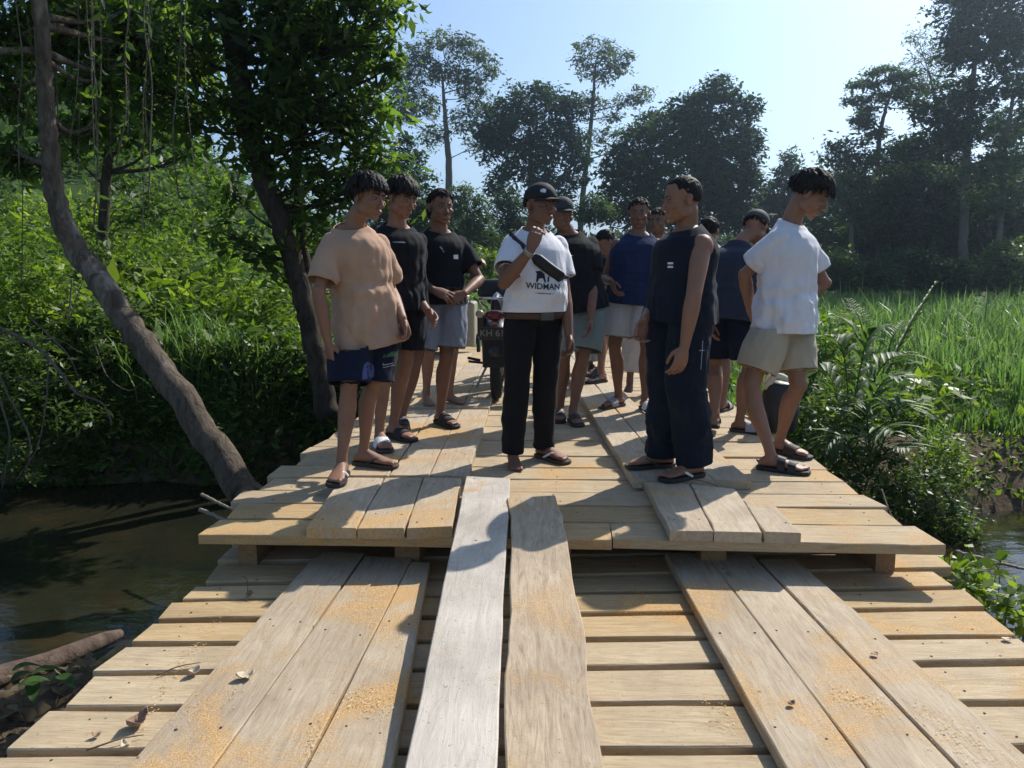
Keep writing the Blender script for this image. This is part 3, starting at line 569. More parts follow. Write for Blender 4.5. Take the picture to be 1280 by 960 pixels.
tree('thinner dark stem standing close beside the curving trunk', 7.9, [(402, 500, 9), (392, 420, 8), (383, 350, 7.5), (376, 280, 7), (371, 200, 6), (370, 120, 6), (368, 40, 5), (366, -60, 4)],
     [(380, 30, 40, 40), (355, 100, 34, 30), (400, 130, 30, 30), (370, -60, 60, 50), (440, 60, 36, 30)], .09, LM['near'], bark_d, 1.4, cr=.28, per=16, droop=.5)
# hanging vines
for i in range(20):
    px = RT.uniform(62, 245) if i < 15 else RT.uniform(0, 45); y0 = RT.uniform(4.8, 6.6); e = RT.uniform(150, 360); p = [D(px+RT.normal()*3, -160, y0)]
    for q in np.linspace(-60, e, 5): p.append(D(px+RT.normal()*5, q, y0+RT.normal()*.04))
    m = MB(); m.tube(spline(p, 22), RT.uniform(.0025, .006), 5); o = m.build('hanging_vine', vine_m, None, True)
    cl = Cloud(); pp = spline(p, 90)[20:]; sel = pp[RT.random(len(pp)) < .4]+RT.normal(size=(1, 3))*.01
    tag(o, 'thin vine hanging among others from the canopy beside the leaning trunk', 'vine', 'vines hanging at the upper left')
    if len(sel): cl.add(*leaves(sel, .055, RT, .35, .8)); cl.build('vine_leaves', LM['near'], o)
# ---------------------------------------------------------------- ground cover (uncountable)
def on_ground(x, y): return np.stack([x, y, height(x, y)], -1)
def cover(name, mat, n, xr, yr, leaf, hmax, keep, per=1, aspect=.4, droop=-.2, seed=1, upb=0):
    r = np.random.default_rng(seed); x = r.uniform(*xr, n); y = yr[0]+(yr[1]-yr[0])*r.random(n)**1.3; k = keep(x, y, r); x, y = x[k], y[k]
    P = on_ground(x, y); P[:, 2] += hmax*r.random(len(P))**1.2*(.55+.45*np.sin(x*2.1+np.cos(y*1.7)*2)); cl = Cloud(); cl.add(*leaves(P, leaf*(1+.02*y.mean()*0), r, aspect, droop, base=.12*np.sin(x*1.3+y*.9))); return tag(cl.build(name, mat), kind='stuff')
def scar(x, y): return np.exp(-(((-x/y)-.37-.002*(y-45))/.075)**2-((y-50)/13)**2)*(1+.5*wob(x, y, .3, 1))*1.3
def dry_side(x, y, h=-.92): return height(x, y) > h
cover('bank_undergrowth', LM['bright'], 56000, (-15, -1.9), (8.1, 20), .14, .9, lambda x, y, r: (height(x, y) > -.5) & (np.abs(x/y+.35) < .75), seed=3)
cover('bank_ground_cover', LM['under'], 46000, (-9, -1.45), (6.7, 9.5), .09, .5, lambda x, y, r: dry_side(x, y, -1.12), seed=4)
cover('hillside_growth', LM['mid'], 75000, (-75, -3), (18, 95), .42, 1.5, lambda x, y, r: (-x/y > .08) & (-x/y < .85) & ((wob(x, y, .16, 3) > -.75)) & (r.random(len(x)) > scar(x, y)), seed=5)
cover('right_ground_cover', LM['bright'], 26000, (1.75, 9), (6.2, 13), .065, .22, lambda x, y, r: dry_side(x, y) & ((wob(x, y, 1.1, 2) > -.15) | (x < 3.0)) , seed=6)
cover('right_broad_leaf_growth', LM['bright'], 24000, (1.9, 12), (8.0, 17), .12, .42, lambda x, y, r: dry_side(x, y) & (wob(x, y, .9, 7) > -.1) & (x/y < .75), aspect=.5, seed=16)
cover('clearing_growth', LM['grass'], 26000, (-6, 3.2), (11.6, 40), .20, .35, lambda x, y, r: ((np.abs(x-.1) > 1.2) | (y > 15) | (r.random(len(x)) < .25)) & (-x/y < .3), seed=7)
cover('near_bank_litter', LM['dry'], 3500, (-4, -1.5), (1.4, 4.2), .07, .04, lambda x, y, r: dry_side(x, y), droop=0, seed=8)
def blades(name, n, fx, fy, hh, wd, seed, keep, mat='grass', lean=.35, kind='stuff', parent=None):
    r = np.random.default_rng(seed); x, y = fx(r, n), fy(r, n); k = keep(x, y); x, y = x[k], y[k]; n = len(x); P = on_ground(x, y)
    a = r.uniform(0, 2*math.pi, n); ln = hh*np.exp(r.normal(size=n)*.22)*(.82+.25*np.sin(x*1.1+1)*np.cos(y*.9)); le = np.abs(r.normal(lean, .25, n))
    d = np.stack([np.cos(a), np.sin(a), a*0], -1); s = np.stack([-np.sin(a), np.cos(a), a*0], -1); rows = []
    for u, w_ in ((0, .6), (.35, 1), (.7, .8), (1, .08)):
        c = P+d*(le*ln*u**2.2)[:, None]; c[:, 2] += ln*(u-.28*le*u**3); rows.append((c-s*wd*w_*.5, c+s*wd*w_*.5))
    V = np.stack([q for pr_ in rows for q in pr_], 1).reshape(-1, 3); i = np.arange(n)[:, None]*8; F = np.concatenate([i+np.array([[2*j, 2*j+1, 2*j+3, 2*j+2]]) for j in range(3)])
    t = np.clip(r.normal(.45, .2, n), 0, 1); me = fast_mesh(name, V, F, np.repeat(t, 8)); o = link(name, me, LM[mat], parent)
    return tag(o, kind=kind) if kind else o
U = lambda a, b: (lambda r, n: r.uniform(a, b, n)); UB = lambda a, b, p: (lambda r, n: a+(b-a)*r.random(n)**p)
edge = lambda x, y: (y > 11.6+.9*np.sin(x*1.3)+.45*(5.5-np.minimum(x, 5.5))) | ((x > 5.2+.3*np.sin(y*3)) & (y > 8.3))
blades('tall_grass', 85000, UB(2.2, 30, 1.2), UB(8.0, 38, 1.35), .70, .026, 11, lambda x, y: edge(x, y) & (x/y > .19) & (x/y < .95) & (wob(x, y, 1.3, 3) > -.25))
blades('short_grass', 34000, U(1.8, 7.5), U(6.3, 13.5), .22, .012, 12, lambda x, y: dry_side(x, y) & (wob(x, y, 1.2, 1) > -.35) & ~((x > 3.3) & (y < 8.2) & (wob(x, y, 2.0, 5) > -.6)))
blades('bank_grass', 16000, U(-9, -1.9), U(7.8, 13), .62, .016, 13, lambda x, y: (height(x, y) > -.55) & (wob(x, y, 1.6, 4) > .1), lean=.5)
blades('far_grass', 14000, U(-7, 4), UB(11.6, 34, 1.2), .42, .03, 14, lambda x, y: (np.abs(np.abs(x-.1)-.75) > .22) | (y > 16))
# ---------------------------------------------------------------- shrubs on both banks
SHL = 'shrubs on the left bank'; SHR = 'shrubs and weeds on the right bank'
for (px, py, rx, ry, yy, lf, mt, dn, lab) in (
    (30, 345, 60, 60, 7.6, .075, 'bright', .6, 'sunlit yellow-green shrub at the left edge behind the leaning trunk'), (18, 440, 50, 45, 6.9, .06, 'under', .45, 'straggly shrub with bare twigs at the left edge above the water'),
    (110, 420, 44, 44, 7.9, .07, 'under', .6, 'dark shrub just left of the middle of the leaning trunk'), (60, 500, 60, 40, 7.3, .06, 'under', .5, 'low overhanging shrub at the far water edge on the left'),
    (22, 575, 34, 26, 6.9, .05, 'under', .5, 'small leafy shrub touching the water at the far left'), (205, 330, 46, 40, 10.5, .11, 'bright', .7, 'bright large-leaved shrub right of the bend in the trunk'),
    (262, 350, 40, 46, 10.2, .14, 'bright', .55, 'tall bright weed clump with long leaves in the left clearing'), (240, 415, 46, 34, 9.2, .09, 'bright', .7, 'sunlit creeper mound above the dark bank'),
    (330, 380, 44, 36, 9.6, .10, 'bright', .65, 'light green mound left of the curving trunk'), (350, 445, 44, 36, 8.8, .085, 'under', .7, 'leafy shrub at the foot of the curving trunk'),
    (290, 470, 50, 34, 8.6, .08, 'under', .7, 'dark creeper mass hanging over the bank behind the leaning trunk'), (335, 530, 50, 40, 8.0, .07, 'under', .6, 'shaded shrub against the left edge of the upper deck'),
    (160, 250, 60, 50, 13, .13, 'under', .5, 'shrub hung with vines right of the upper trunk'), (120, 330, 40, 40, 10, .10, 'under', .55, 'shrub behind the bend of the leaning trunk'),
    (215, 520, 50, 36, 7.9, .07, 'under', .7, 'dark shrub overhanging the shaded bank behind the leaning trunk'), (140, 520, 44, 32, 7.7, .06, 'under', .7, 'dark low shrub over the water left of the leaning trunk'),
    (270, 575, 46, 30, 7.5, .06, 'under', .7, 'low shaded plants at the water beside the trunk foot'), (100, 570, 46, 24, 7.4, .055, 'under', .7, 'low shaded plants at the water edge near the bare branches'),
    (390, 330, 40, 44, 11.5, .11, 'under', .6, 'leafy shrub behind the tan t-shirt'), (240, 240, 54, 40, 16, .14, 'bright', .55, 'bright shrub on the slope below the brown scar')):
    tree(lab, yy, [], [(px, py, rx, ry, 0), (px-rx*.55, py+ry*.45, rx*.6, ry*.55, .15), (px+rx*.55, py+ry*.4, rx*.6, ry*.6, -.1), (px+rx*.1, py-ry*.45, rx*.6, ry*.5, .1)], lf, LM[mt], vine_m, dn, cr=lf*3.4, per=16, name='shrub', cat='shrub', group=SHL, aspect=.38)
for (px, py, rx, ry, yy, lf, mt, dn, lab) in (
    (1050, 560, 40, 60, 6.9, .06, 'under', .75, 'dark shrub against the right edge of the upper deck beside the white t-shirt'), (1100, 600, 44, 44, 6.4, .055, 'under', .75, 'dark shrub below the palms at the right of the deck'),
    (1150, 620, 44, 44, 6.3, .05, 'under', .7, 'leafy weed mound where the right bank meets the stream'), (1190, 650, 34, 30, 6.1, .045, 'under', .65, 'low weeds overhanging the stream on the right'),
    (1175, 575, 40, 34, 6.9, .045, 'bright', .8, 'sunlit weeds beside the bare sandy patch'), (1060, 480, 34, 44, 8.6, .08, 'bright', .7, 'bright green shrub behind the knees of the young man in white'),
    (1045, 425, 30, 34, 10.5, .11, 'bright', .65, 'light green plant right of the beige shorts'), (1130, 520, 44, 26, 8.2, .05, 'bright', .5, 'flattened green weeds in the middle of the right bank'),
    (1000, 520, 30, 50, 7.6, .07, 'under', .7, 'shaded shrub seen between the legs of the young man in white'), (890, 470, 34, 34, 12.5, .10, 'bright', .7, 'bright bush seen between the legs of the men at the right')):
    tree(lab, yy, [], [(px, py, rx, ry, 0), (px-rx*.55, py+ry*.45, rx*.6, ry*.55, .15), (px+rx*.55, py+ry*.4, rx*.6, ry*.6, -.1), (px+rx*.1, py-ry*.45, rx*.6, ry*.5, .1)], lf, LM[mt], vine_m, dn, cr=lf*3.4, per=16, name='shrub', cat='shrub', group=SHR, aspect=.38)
# small bright plants at the right edge of the lower deck and the plant on the near left bank
for (px, py, yy, r_, nl, lf, lab) in ((1205, 712, 3.55, .13, 110, .05, 'round-leaved bright green plant at the right edge of the lower deck'), (1252, 742, 3.35, .15, 150, .045, 'second bright green plant further right beside the lower deck'), (1275, 765, 3.2, .10, 70, .04, 'small weed at the right edge of the picture below the plants')):
    c = D(px, py, yy); root = empty('plant', (c[0], c[1], height(c[0], c[1])), lab, 'plant'); P = c+RT.normal(size=(nl, 3))*np.array([r_*.6, r_*.5, r_*.42]); cl = Cloud(); cl.add(*leaves(P, lf, RT, .75, .1, base=.25)); cl.build('leaves', LM['bright'], root)
    m = MB()
    for k in range(7): m.tube([(c[0]+RT.normal()*.03, c[1]+RT.normal()*.03, height(c[0], c[1])-.02), P[RT.integers(0, nl)]], [.004, .002], 4)
    m.build('stems', LM['bright'], root)
# broad-leaved fallen sprig by the log
def big_leaf(m, b, d, L, w, sag, n=7):
    d = nrm(d); s = nrm(np.cross(d, UP)); V = []; F = []
    for i in range(n):
        u = i/(n-1); c = b+d*L*u-UP*sag*L*u*u; ww = w*math.sin(math.pi*min(1, u*.94+.05))**.8
        V += [c-s*ww+UP*ww*.35, c, c+s*ww+UP*ww*.35]
    for i in range(n-1): F += [(3*i, 3*i+1, 3*i+4, 3*i+3), (3*i+1, 3*i+2, 3*i+5, 3*i+4)]
    m.add(V, F)
def attr_leafmesh(m, name, mat, parent, t=.5):
    o = m.build(name, mat, parent, True); a = o.data.attributes.new('tint', 'FLOAT', 'POINT'); a.data.foreach_set('value', np.clip(RT.normal(t, .15, len(o.data.vertices)), 0, 1).astype(np.float32)); return o
c = D(30, 850, 3.0); root = empty('plant', c, 'broad dark green leaves lying beside the log at the lower left', 'plant'); m = MB()
for k in range(7): big_leaf(m, c+RT.normal(size=3)*np.array([.08, .06, .01]), (RT.uniform(-.2, 1), RT.normal()*.7, .15+RT.random()*.3), .13, .028, .5)
attr_leafmesh(m, 'leaves', LM['palm'], root, .35)
# ---------------------------------------------------------------- palms beside the right edge of the deck
def frond(m, b, tip, sag, L, nleaf, lw, rng, bend=.3):
    mid = (b+tip)/2+UP*sag; p = spline([b, mid, tip], 24); m.tube(p, np.linspace(.010, .003, 24), 5)
    T = np.gradient(p, axis=0); T /= np.linalg.norm(T, axis=1)[:, None]
    for i in range(nleaf):
        u = .18+.80*i/(nleaf-1); j = min(23, int(u*23)); t = T[j]; s = nrm(np.cross(t, UP)); ln = L*math.sin(math.pi*(.12+.82*u))**.7*(1+.1*rng.normal())
        for q in (-1, 1): big_leaf(m, p[j], t*(.75)+s*q*.8+UP*(.12+.05*rng.normal()), ln, lw, bend, 5)
PG = 'palms beside the right edge of the deck'
for (bx, by, yy, tips, L, lw, nl, lab) in (
    (1092, 520, 8.2, [(1172, 350, -.1, .12), (1040, 392, .2, .3), (1130, 400, .6, .25), (1060, 372, .9, .3)], .26, .010, 26, 'palm with one long feathery frond pointing right above the grass'),
    (1062, 545, 7.2, [(1132, 470, -.4, .22), (1125, 505, -.5, .15), (1095, 410, -.2, .3), (1010, 470, .3, .3), (1135, 440, .2, .25), (1040, 420, .3, .3)], .34, .026, 11, 'broad-leaved palm with glossy drooping leaves right of the beige shorts'),
    (1085, 590, 6.6, [(1140, 560, -.4, .12), (1118, 540, -.4, .2), (1070, 505, -.2, .25), (1030, 560, -.2, .2), (1150, 515, .1, .3)], .30, .020, 12, 'low palm with drooping leaves in the shade beside the deck'),
    (1225, 430, 13.5, [(1235, 366, .2, .1), (1195, 385, -.2, .1)], .3, .014, 16, 'small pale frond sticking up from the tall grass')):
    b = D(bx, by, yy); root = empty('palm', b, lab, 'palm', PG); m = MB()
    for (tx, ty, dy, sg) in tips: frond(m, b+RT.normal(size=3)*.03, D(tx, ty, yy+dy), sg, L, nl, lw, RT)
    attr_leafmesh(m, 'fronds', LM['palm'], root, .55)
# ---------------------------------------------------------------- branches, roots and the log
def stick(name, pts, r0, r1, mat, label, cat, group=None, n=26, jit=.12):
    p = spline([D(a, b, c_) for a, b, c_ in pts], n); p += RT.normal(size=p.shape)*r0*jit; m = MB(); m.tube(p, np.linspace(r0, r1, n), 8)
    return tag(m.build(name, mat, None, True), label, cat, group)
BG = 'bare branches over the water at the left'
for pts, r, lab in (([(-20, 402, 5.9), (40, 430, 6.0), (78, 468, 6.0), (96, 492, 6.0), (128, 504, 6.1), (140, 530, 6.1)], .016, 'thickest bare branch drooping from the left edge'), ([(-10, 440, 5.8), (8, 490, 5.8), (30, 530, 5.9), (38, 560, 5.9), (30, 600, 5.9)], .010, 'pale bare branch hanging near the left edge'),
    ([(0, 500, 5.7), (12, 545, 5.7), (8, 580, 5.8), (2, 612, 5.8)], .008, 'leftmost thin pale branch above the water'), ([(60, 440, 6.2), (58, 500, 6.2), (46, 560, 6.2), (20, 600, 6.2)], .008, 'thin curved branch reaching down to the water'),
    ([(90, 350, 7.0), (86, 400, 7.0), (96, 372, 7.0), (108, 340, 7.0)], .008, 'forked pale twig standing in the shaded shrub'), ([(118, 430, 6.8), (134, 470, 6.8), (160, 488, 6.8), (176, 480, 6.8)], .006, 'thin vine looping left of the leaning trunk'),
    ([(0, 420, 6.2), (30, 428, 6.2), (70, 424, 6.2), (100, 440, 6.2)], .007, 'bare branch lying level at the left edge'), ([(20, 470, 6.0), (50, 480, 6.1), (80, 476, 6.2), (110, 500, 6.3)], .006, 'tangled thin branch in the middle of the brush'),
    ([(35, 395, 6.1), (62, 420, 6.1), (90, 452, 6.1), (112, 520, 6.2)], .009, 'branch running beside the thickest one')):
    stick('branch', pts, r, r*.4, vine_m, lab, 'branch', BG)
m = MB(); p = spline([D(-60, 868, 3.1), D(0, 846, 3.35), D(60, 828, 3.6), D(110, 808, 3.85), D(150, 792, 4.1)], 26); rr_ = np.interp(np.linspace(0, 1, 26), [0, .6, .9, 1], [.058, .052, .042, .026])
m.tube(p, rr_, 14); lo_ = m.build('log', bark('bark_log', (.075, .052, .040), (.19, .14, .11), 14), None, True); tag(lo_, 'fallen brown log lying along the near water edge at the lower left', 'log')
stick('stick', [(250, 637, 5.0), (272, 646, 4.9), (296, 656, 4.8)], .014, .012, plain('bleached_stick', (.24, .20, .15), .8), 'short bleached stick floating beside the deck', 'stick')
stick('stick', [(252, 618, 5.3), (280, 632, 5.1), (300, 640, 5.0)], .012, .008, plain('bleached_stick', (.24, .20, .15), .8), 'thin bleached stick at the foot of the leaning trunk', 'stick')
stick('stick', [(1102, 612, 5.8), (1112, 640, 5.6), (1122, 655, 5.5)], .008, .006, vine_m, 'dead stalk by the right edge of the upper deck', 'stick')
stick('stick', [(1195, 690, 5.0), (1235, 700, 5.1), (1285, 712, 5.2)], .014, .010, plain('bleached_stick', (.24, .20, .15), .8), 'bleached stick lying in the stream at the right', 'stick')
# ================================================================ people
from mathutils.bvhtree import BVHTree
def smat(name, color, rough=.55, var=.1, scale=9, sss=0.0, spec=.35):
    if name in MATS: return MATS[name]
    n = NT(name); v = n.coord(); f = n.noise(v, scale, 6, .6); g = n.noise(v, 120, 3)
    c = n.ramp(f, [(.3, [x*(1-var) for x in color]), (.7, [min(1, x*(1+var)) for x in color])])
    n.l(c, n.b.inputs['Base Color']); n.b.inputs['Roughness'].default_value = rough
    n.b.inputs['Specular IOR Level'].default_value = spec
    n.bump(g, .12, .002); MATS[name] = n.m; return n.m
def cloth(name, color, var=.12, weave=260, sheen=.04):
    if name in MATS: return MATS[name]
    n = NT(name); v = n.coord(); f = n.noise(v, 6, 5, .6); g = n.noise(v, weave, 2); h = n.noise(v, 28, 4, .6, .6)
    c = n.ramp(f, [(.3, [x*(1-var) for x in color]), (.72, [min(1, x*(1+var)) for x in color])])
    c2 = n.mix(.18, c, n.ramp(g, [(.3, [x*.6 for x in color]), (.7, [min(1, x*1.3) for x in color])]))
    n.l(c2, n.b.inputs['Base Color']); n.b.inputs['Roughness'].default_value = .9
    n.b.inputs['Specular IOR Level'].default_value = .15; n.b.inputs['Sheen Weight'].default_value = sheen
    n.b.inputs['Sheen Roughness'].default_value = .5
    n.bump(n.math('ADD', n.math('MULTIPLY', h, 1.0), n.math('MULTIPLY', g, .25)), .5, .006)
    MATS[name] = n.m; return n.m
def remesh(mb, voxel, smooth=2):
    me = mb.mesh('tmp') if isinstance(mb, MB) else mb
    o = bpy.data.objects.new('tmp', me); COL.objects.link(o)
    m = o.modifiers.new('r', 'REMESH'); m.mode = 'VOXEL'; m.voxel_size = voxel; m.adaptivity = 0
    if smooth: s = o.modifiers.new('s', 'SMOOTH'); s.factor = .5; s.iterations = smooth
    bpy.context.view_layer.update()
    dg = bpy.context.evaluated_depsgraph_get()
    out = bpy.data.meshes.new_from_object(o.evaluated_get(dg))
    bpy.data.objects.remove(o); bpy.data.meshes.remove(me)
    out.materials.clear()
    return out
def co(me):
    a = np.empty(len(me.vertices)*3, np.float32); me.vertices.foreach_get('co', a); return a.reshape(-1, 3).astype(float)
def normals(me):
    a = np.empty(len(me.vertices)*3, np.float32); me.vertex_normals.foreach_get('vector', a); return a.reshape(-1, 3).astype(float)
def setco(me, v): me.vertices.foreach_set('co', v.astype(np.float32).ravel()); me.update()
def sines(p, freq, seed, n=7):
    r = np.random.default_rng(seed); out = np.zeros(len(p))
    for i in range(n):
        k = r.normal(size=3)*np.array(freq); out += np.sin(p@k + r.uniform(0, 6.28) + .7*np.sin(p@(k[::-1]*.6)+r.uniform(0, 6)))
    return out/math.sqrt(n)
def cut(me, cuts, thick=.004):
    bm = bmesh.new(); bm.from_mesh(me)
    for c, nn, rad, *mode in cuts:
        c = Vector(c); nn = Vector(nn).normalized()
        if mode:      # open the flat end of a sleeve or leg
            kill = [f for f in bm.faces if f.normal.dot(nn) > .55 and abs((f.calc_center_median()-c).dot(nn)) < .022 and (f.calc_center_median()-c).length < rad]
            bmesh.ops.delete(bm, geom=kill, context='FACES')
            for _ in range(4):
                bv = [v for v in bm.verts if v.is_boundary and (v.co-c).length < rad+.01 and abs((v.co-c).dot(nn)) < .03]; new = {}
                for v in bv:
                    nb_ = [e_.other_vert(v) for e_ in v.link_edges if e_.is_boundary]
                    p = v.co*.5+sum((q.co for q in nb_), Vector())*(.5/max(1, len(nb_))) if nb_ else v.co.copy(); new[v] = p-nn*((p-c).dot(nn)*.8)
                for v, p in new.items(): v.co = p
            continue
        fs = [f for f in bm.faces if (f.calc_center_median()-c).length < rad]
        gs = set(fs)
        for f in fs: gs.update(f.verts); gs.update(f.edges)
        bmesh.ops.bisect_plane(bm, geom=list(gs), plane_co=c, plane_no=nn, clear_outer=True, dist=1e-5)
    bm.to_mesh(me); bm.free()
    if thick:
        o = bpy.data.objects.new('tmp', me); COL.objects.link(o)
        s = o.modifiers.new('s', 'SOLIDIFY'); s.thickness = thick; s.offset = -1
        bpy.context.view_layer.update(); dg = bpy.context.evaluated_depsgraph_get()
        out = bpy.data.meshes.new_from_object(o.evaluated_get(dg)); bpy.data.objects.remove(o); bpy.data.meshes.remove(me); me = out
    return me
def push_out(v, trees, margin, limit=.07):
    """moves cloth vertices that sit inside a body or another garment to just outside it"""
    v = v.copy()
    for T, reg in trees:
        for i in range(len(v)):
            p = v[i]
            if reg is not None and not reg(p): continue
            h = T.find_nearest(Vector(p), limit)
            if h[0] is None: continue
            n = np.array(h[1]); q = np.array(h[0]); d = (p-q)@n
            if d < margin and abs(np.linalg.norm(p-q)) < limit: v[i] = p+n*(margin-d)
    return v
def tree_of(mb):
    V = np.concatenate(mb.v); return BVHTree.FromPolygons(V.tolist(), mb.f)
def ik(a, c, l1, l2, hint):
    a, c, hint = map(np.asarray, (a, c, hint)); d = np.linalg.norm(c-a); mx = (l1+l2)*.995
    if d > mx:
        s = d/mx; l1 *= s; l2 *= s
        if s > 1.06: print('  STRETCH %.2f' % s)
    u = nrm(c-a); x = (l1*l1-l2*l2+d*d)/(2*d); h = math.sqrt(max(l1*l1-x*x, 0))
    m = hint-a; m = m-u*(m@u); m = nrm(m)
    return a+u*x+m*h
def yawv(a): a = R(a); return np.array([math.sin(a), -math.cos(a), 0.0])
UP = np.array([0, 0, 1.0])
def rot(v, ax, ang):
    ax = nrm(ax); c, s = math.cos(ang), math.sin(ang); v = np.asarray(v, float)
    return v*c + np.cross(ax, v)*s + ax*(ax@v)*(1-c)
def hand(mb, w, d, n, side, s=1.0, curl=(25, 30, 20), thumb=.5, spread=.06, point=None):
    """w wrist, d direction of the hand, n palm normal, side +1 when the thumb leaves along cross(n, d)"""
    d = nrm(d); n = nrm(n-d*(n@d)); t = np.cross(n, d)*side
    # palm
    rr = []; th = np.linspace(0, 2*math.pi, 12, endpoint=False)
    for q, a, b in ((-.015, .024, .020), (.01, .027, .019), (.035, .037, .018), (.06, .042, .0165), (.085, .041, .014), (.094, .037, .009)):
        c = w+d*q*s; rr.append(c+s*(a*np.cos(th)[:, None]*t+b*np.sin(th)[:, None]*n))
    mb.rings(rr)
    mb.ell(w+s*(d*.03+t*.02+n*.008), (.016*s, .026*s, .014*s), (t, d, n))
    for i, (off, ln, rd) in enumerate(((.031, .072, .0083), (.0105, .080, .0085), (-.0105, .074, .0081), (-.030, .058, .0073))):
        b = w+s*(d*.086+t*off); a0 = spread*(1.5-i)
        cd = nrm(d+t*a0); c1, c2, c3 = curl if point is None or i not in point else (8, 8, 5)
        c1 += 3*i; ang = 0; pts = [b-cd*.02*s, b]; rad = [rd*1.05*s, rd*1.08*s]
        for fr, cc, rf in ((.45, c1, 1.0), (.30, c2, .94), (.25, c3, .82)):
            ang += R(cc); dd = cd*math.cos(ang)+n*math.sin(ang); b = b+dd*ln*fr*s
            pts.append(b); rad.append(rd*rf*s)
        mb.tube(pts, rad, 8, dome=True)
    b = w+s*(d*.02+t*.024+n*.006); td = nrm(d*.75+t*(.75-.3*thumb)+n*(.25+.5*thumb)); p1 = b+td*.034*s
    td2 = nrm(d*.95+t*(.25-.5*thumb)+n*(.2+.5*thumb)); p2 = p1+td2*.030*s; p3 = p2+nrm(td2+d*.2-t*.15*thumb)*.024*s
    mb.tube([b, p1, p2, p3], [.0125*s, .0112*s, .0100*s, .0086*s], 8, dome=True)
def foot(mb, g, f, s=1.0, an=None):
    """g ground point below the ankle, f heading; stands .022 up on a sole"""
    r = np.cross(f, UP); z = g[2]
    rr = []; th = np.linspace(0, 2*math.pi, 12, endpoint=False)
    for q, a, hgt in ((-.062, .014, .020), (-.055, .026, .040), (-.03, .031, .060), (.0, .032, .078), (.04, .034, .070), (.08, .038, .052), (.12, .043, .038), (.15, .045, .028), (.168, .040, .022), (.178, .03, .014)):
        c = g+f*q*s+UP*(hgt/2*s); rr.append(c+s*(a*np.cos(th)[:, None]*r+hgt/2*np.sin(th)[:, None]*UP))
    mb.rings(rr)
    for i, (off, ln, rd) in enumerate(((.027, .038, .0125), (.008, .036, .0088), (-.007, .030, .0082), (-.020, .024, .0078), (-.032, .016, .0074))):
        # big toe on the inner side is handled by the sign in f_in
        o = off*foot.inn; b = g+r*o*s+f*(.155-.25*max(0, -off))*s+UP*.013*s
        mb.tube([b, b+f*ln*.6*s+UP*.002, b+f*ln*s-UP*.001*s], [rd*s, rd*s, rd*.9*s], 7, dome=True)
foot.inn = 1
def head_frame(yaw, pitch, roll):
    f = yawv(yaw); r = np.cross(f, UP); f2 = nrm(f*math.cos(R(pitch))-UP*math.sin(R(pitch))); u2 = np.cross(r, f2)
    r2 = rot(r, f2, R(roll)); u2 = rot(u2, f2, R(roll)); return r2, f2, u2
def print_on(text, target, c, right, up, size, mat, parent, name='print_lettering', off=.003, quads=None):
    """letters laid on the surface of a mesh object: thrown from c along the surface's inward direction"""
    n = nrm(np.cross(right, up)); me = None
    if text is not None:
        cu = bpy.data.curves.new('t', 'FONT'); cu.body = text; cu.size = size; cu.align_x = 'CENTER'; cu.align_y = 'CENTER'; cu.resolution_u = 3
        cu.offset = size*.018
        o = bpy.data.objects.new('t', cu); COL.objects.link(o); bpy.context.view_layer.update()
        me = bpy.data.meshes.new_from_object(o.evaluated_get(bpy.context.evaluated_depsgraph_get())); bpy.data.objects.remove(o)
        v = co(me)[:, :2]
    else:
        me = bpy.data.meshes.new('q'); V = []; F = []
        for q in quads: F.append(tuple(range(len(V), len(V)+len(q)))); V += [(a*size, b*size, 0) for a, b in q]
        me.from_pydata(V, [], F); v = co(me)[:, :2]
    bm = bmesh.new(); bm.from_mesh(me); bmesh.ops.triangulate(bm, faces=bm.faces[:])
    for _ in range(1 if text else 3):
        es = [e for e in bm.edges if e.calc_length() > .012]
        if es: bmesh.ops.subdivide_edges(bm, edges=es, cuts=1); bmesh.ops.triangulate(bm, faces=bm.faces[:])
    bm.to_mesh(me); bm.free(); v = co(me)[:, :2]
    off0 = Vector((0, 0, 0)); p = target
    while p is not None: off0 += p.location; p = p.parent
    T = BVHTree.FromPolygons([tuple(x.co+off0) for x in target.data.vertices], [tuple(q.vertices) for q in target.data.polygons])
    out = np.zeros((len(v), 3)); miss = 0
    for i, (a, b) in enumerate(v):
        p = np.asarray(c)+right*a+up*b; hit = T.ray_cast(Vector(p+n*.35), Vector(-n), 1.0)
        if hit[0] is None: miss += 1; out[i] = np.array(T.find_nearest(Vector(p))[0])+n*off
        else: out[i] = np.array(hit[0])+n*off
    if miss > len(v)*.3: print('  print misses', text, miss, len(v))
    setco(me, out); me.materials.clear()
    return link(name, me, mat, parent)
def hair_mat():
    if 'black_hair' in MATS: return MATS['black_hair']
    n = NT('black_hair'); v = n.coord(scale=(1, 1, .25)); f = n.noise(v, 300, 3)
    n.l(n.ramp(f, [(.3, (.006, .005, .005)), (.7, (.020, .016, .014))]), n.b.inputs['Base Color']); n.b.inputs['Roughness'].default_value = .6
    n.b.inputs['Specular IOR Level'].default_value = .12; n.bump(f, .5, .003); MATS['black_hair'] = n.m; return n.m
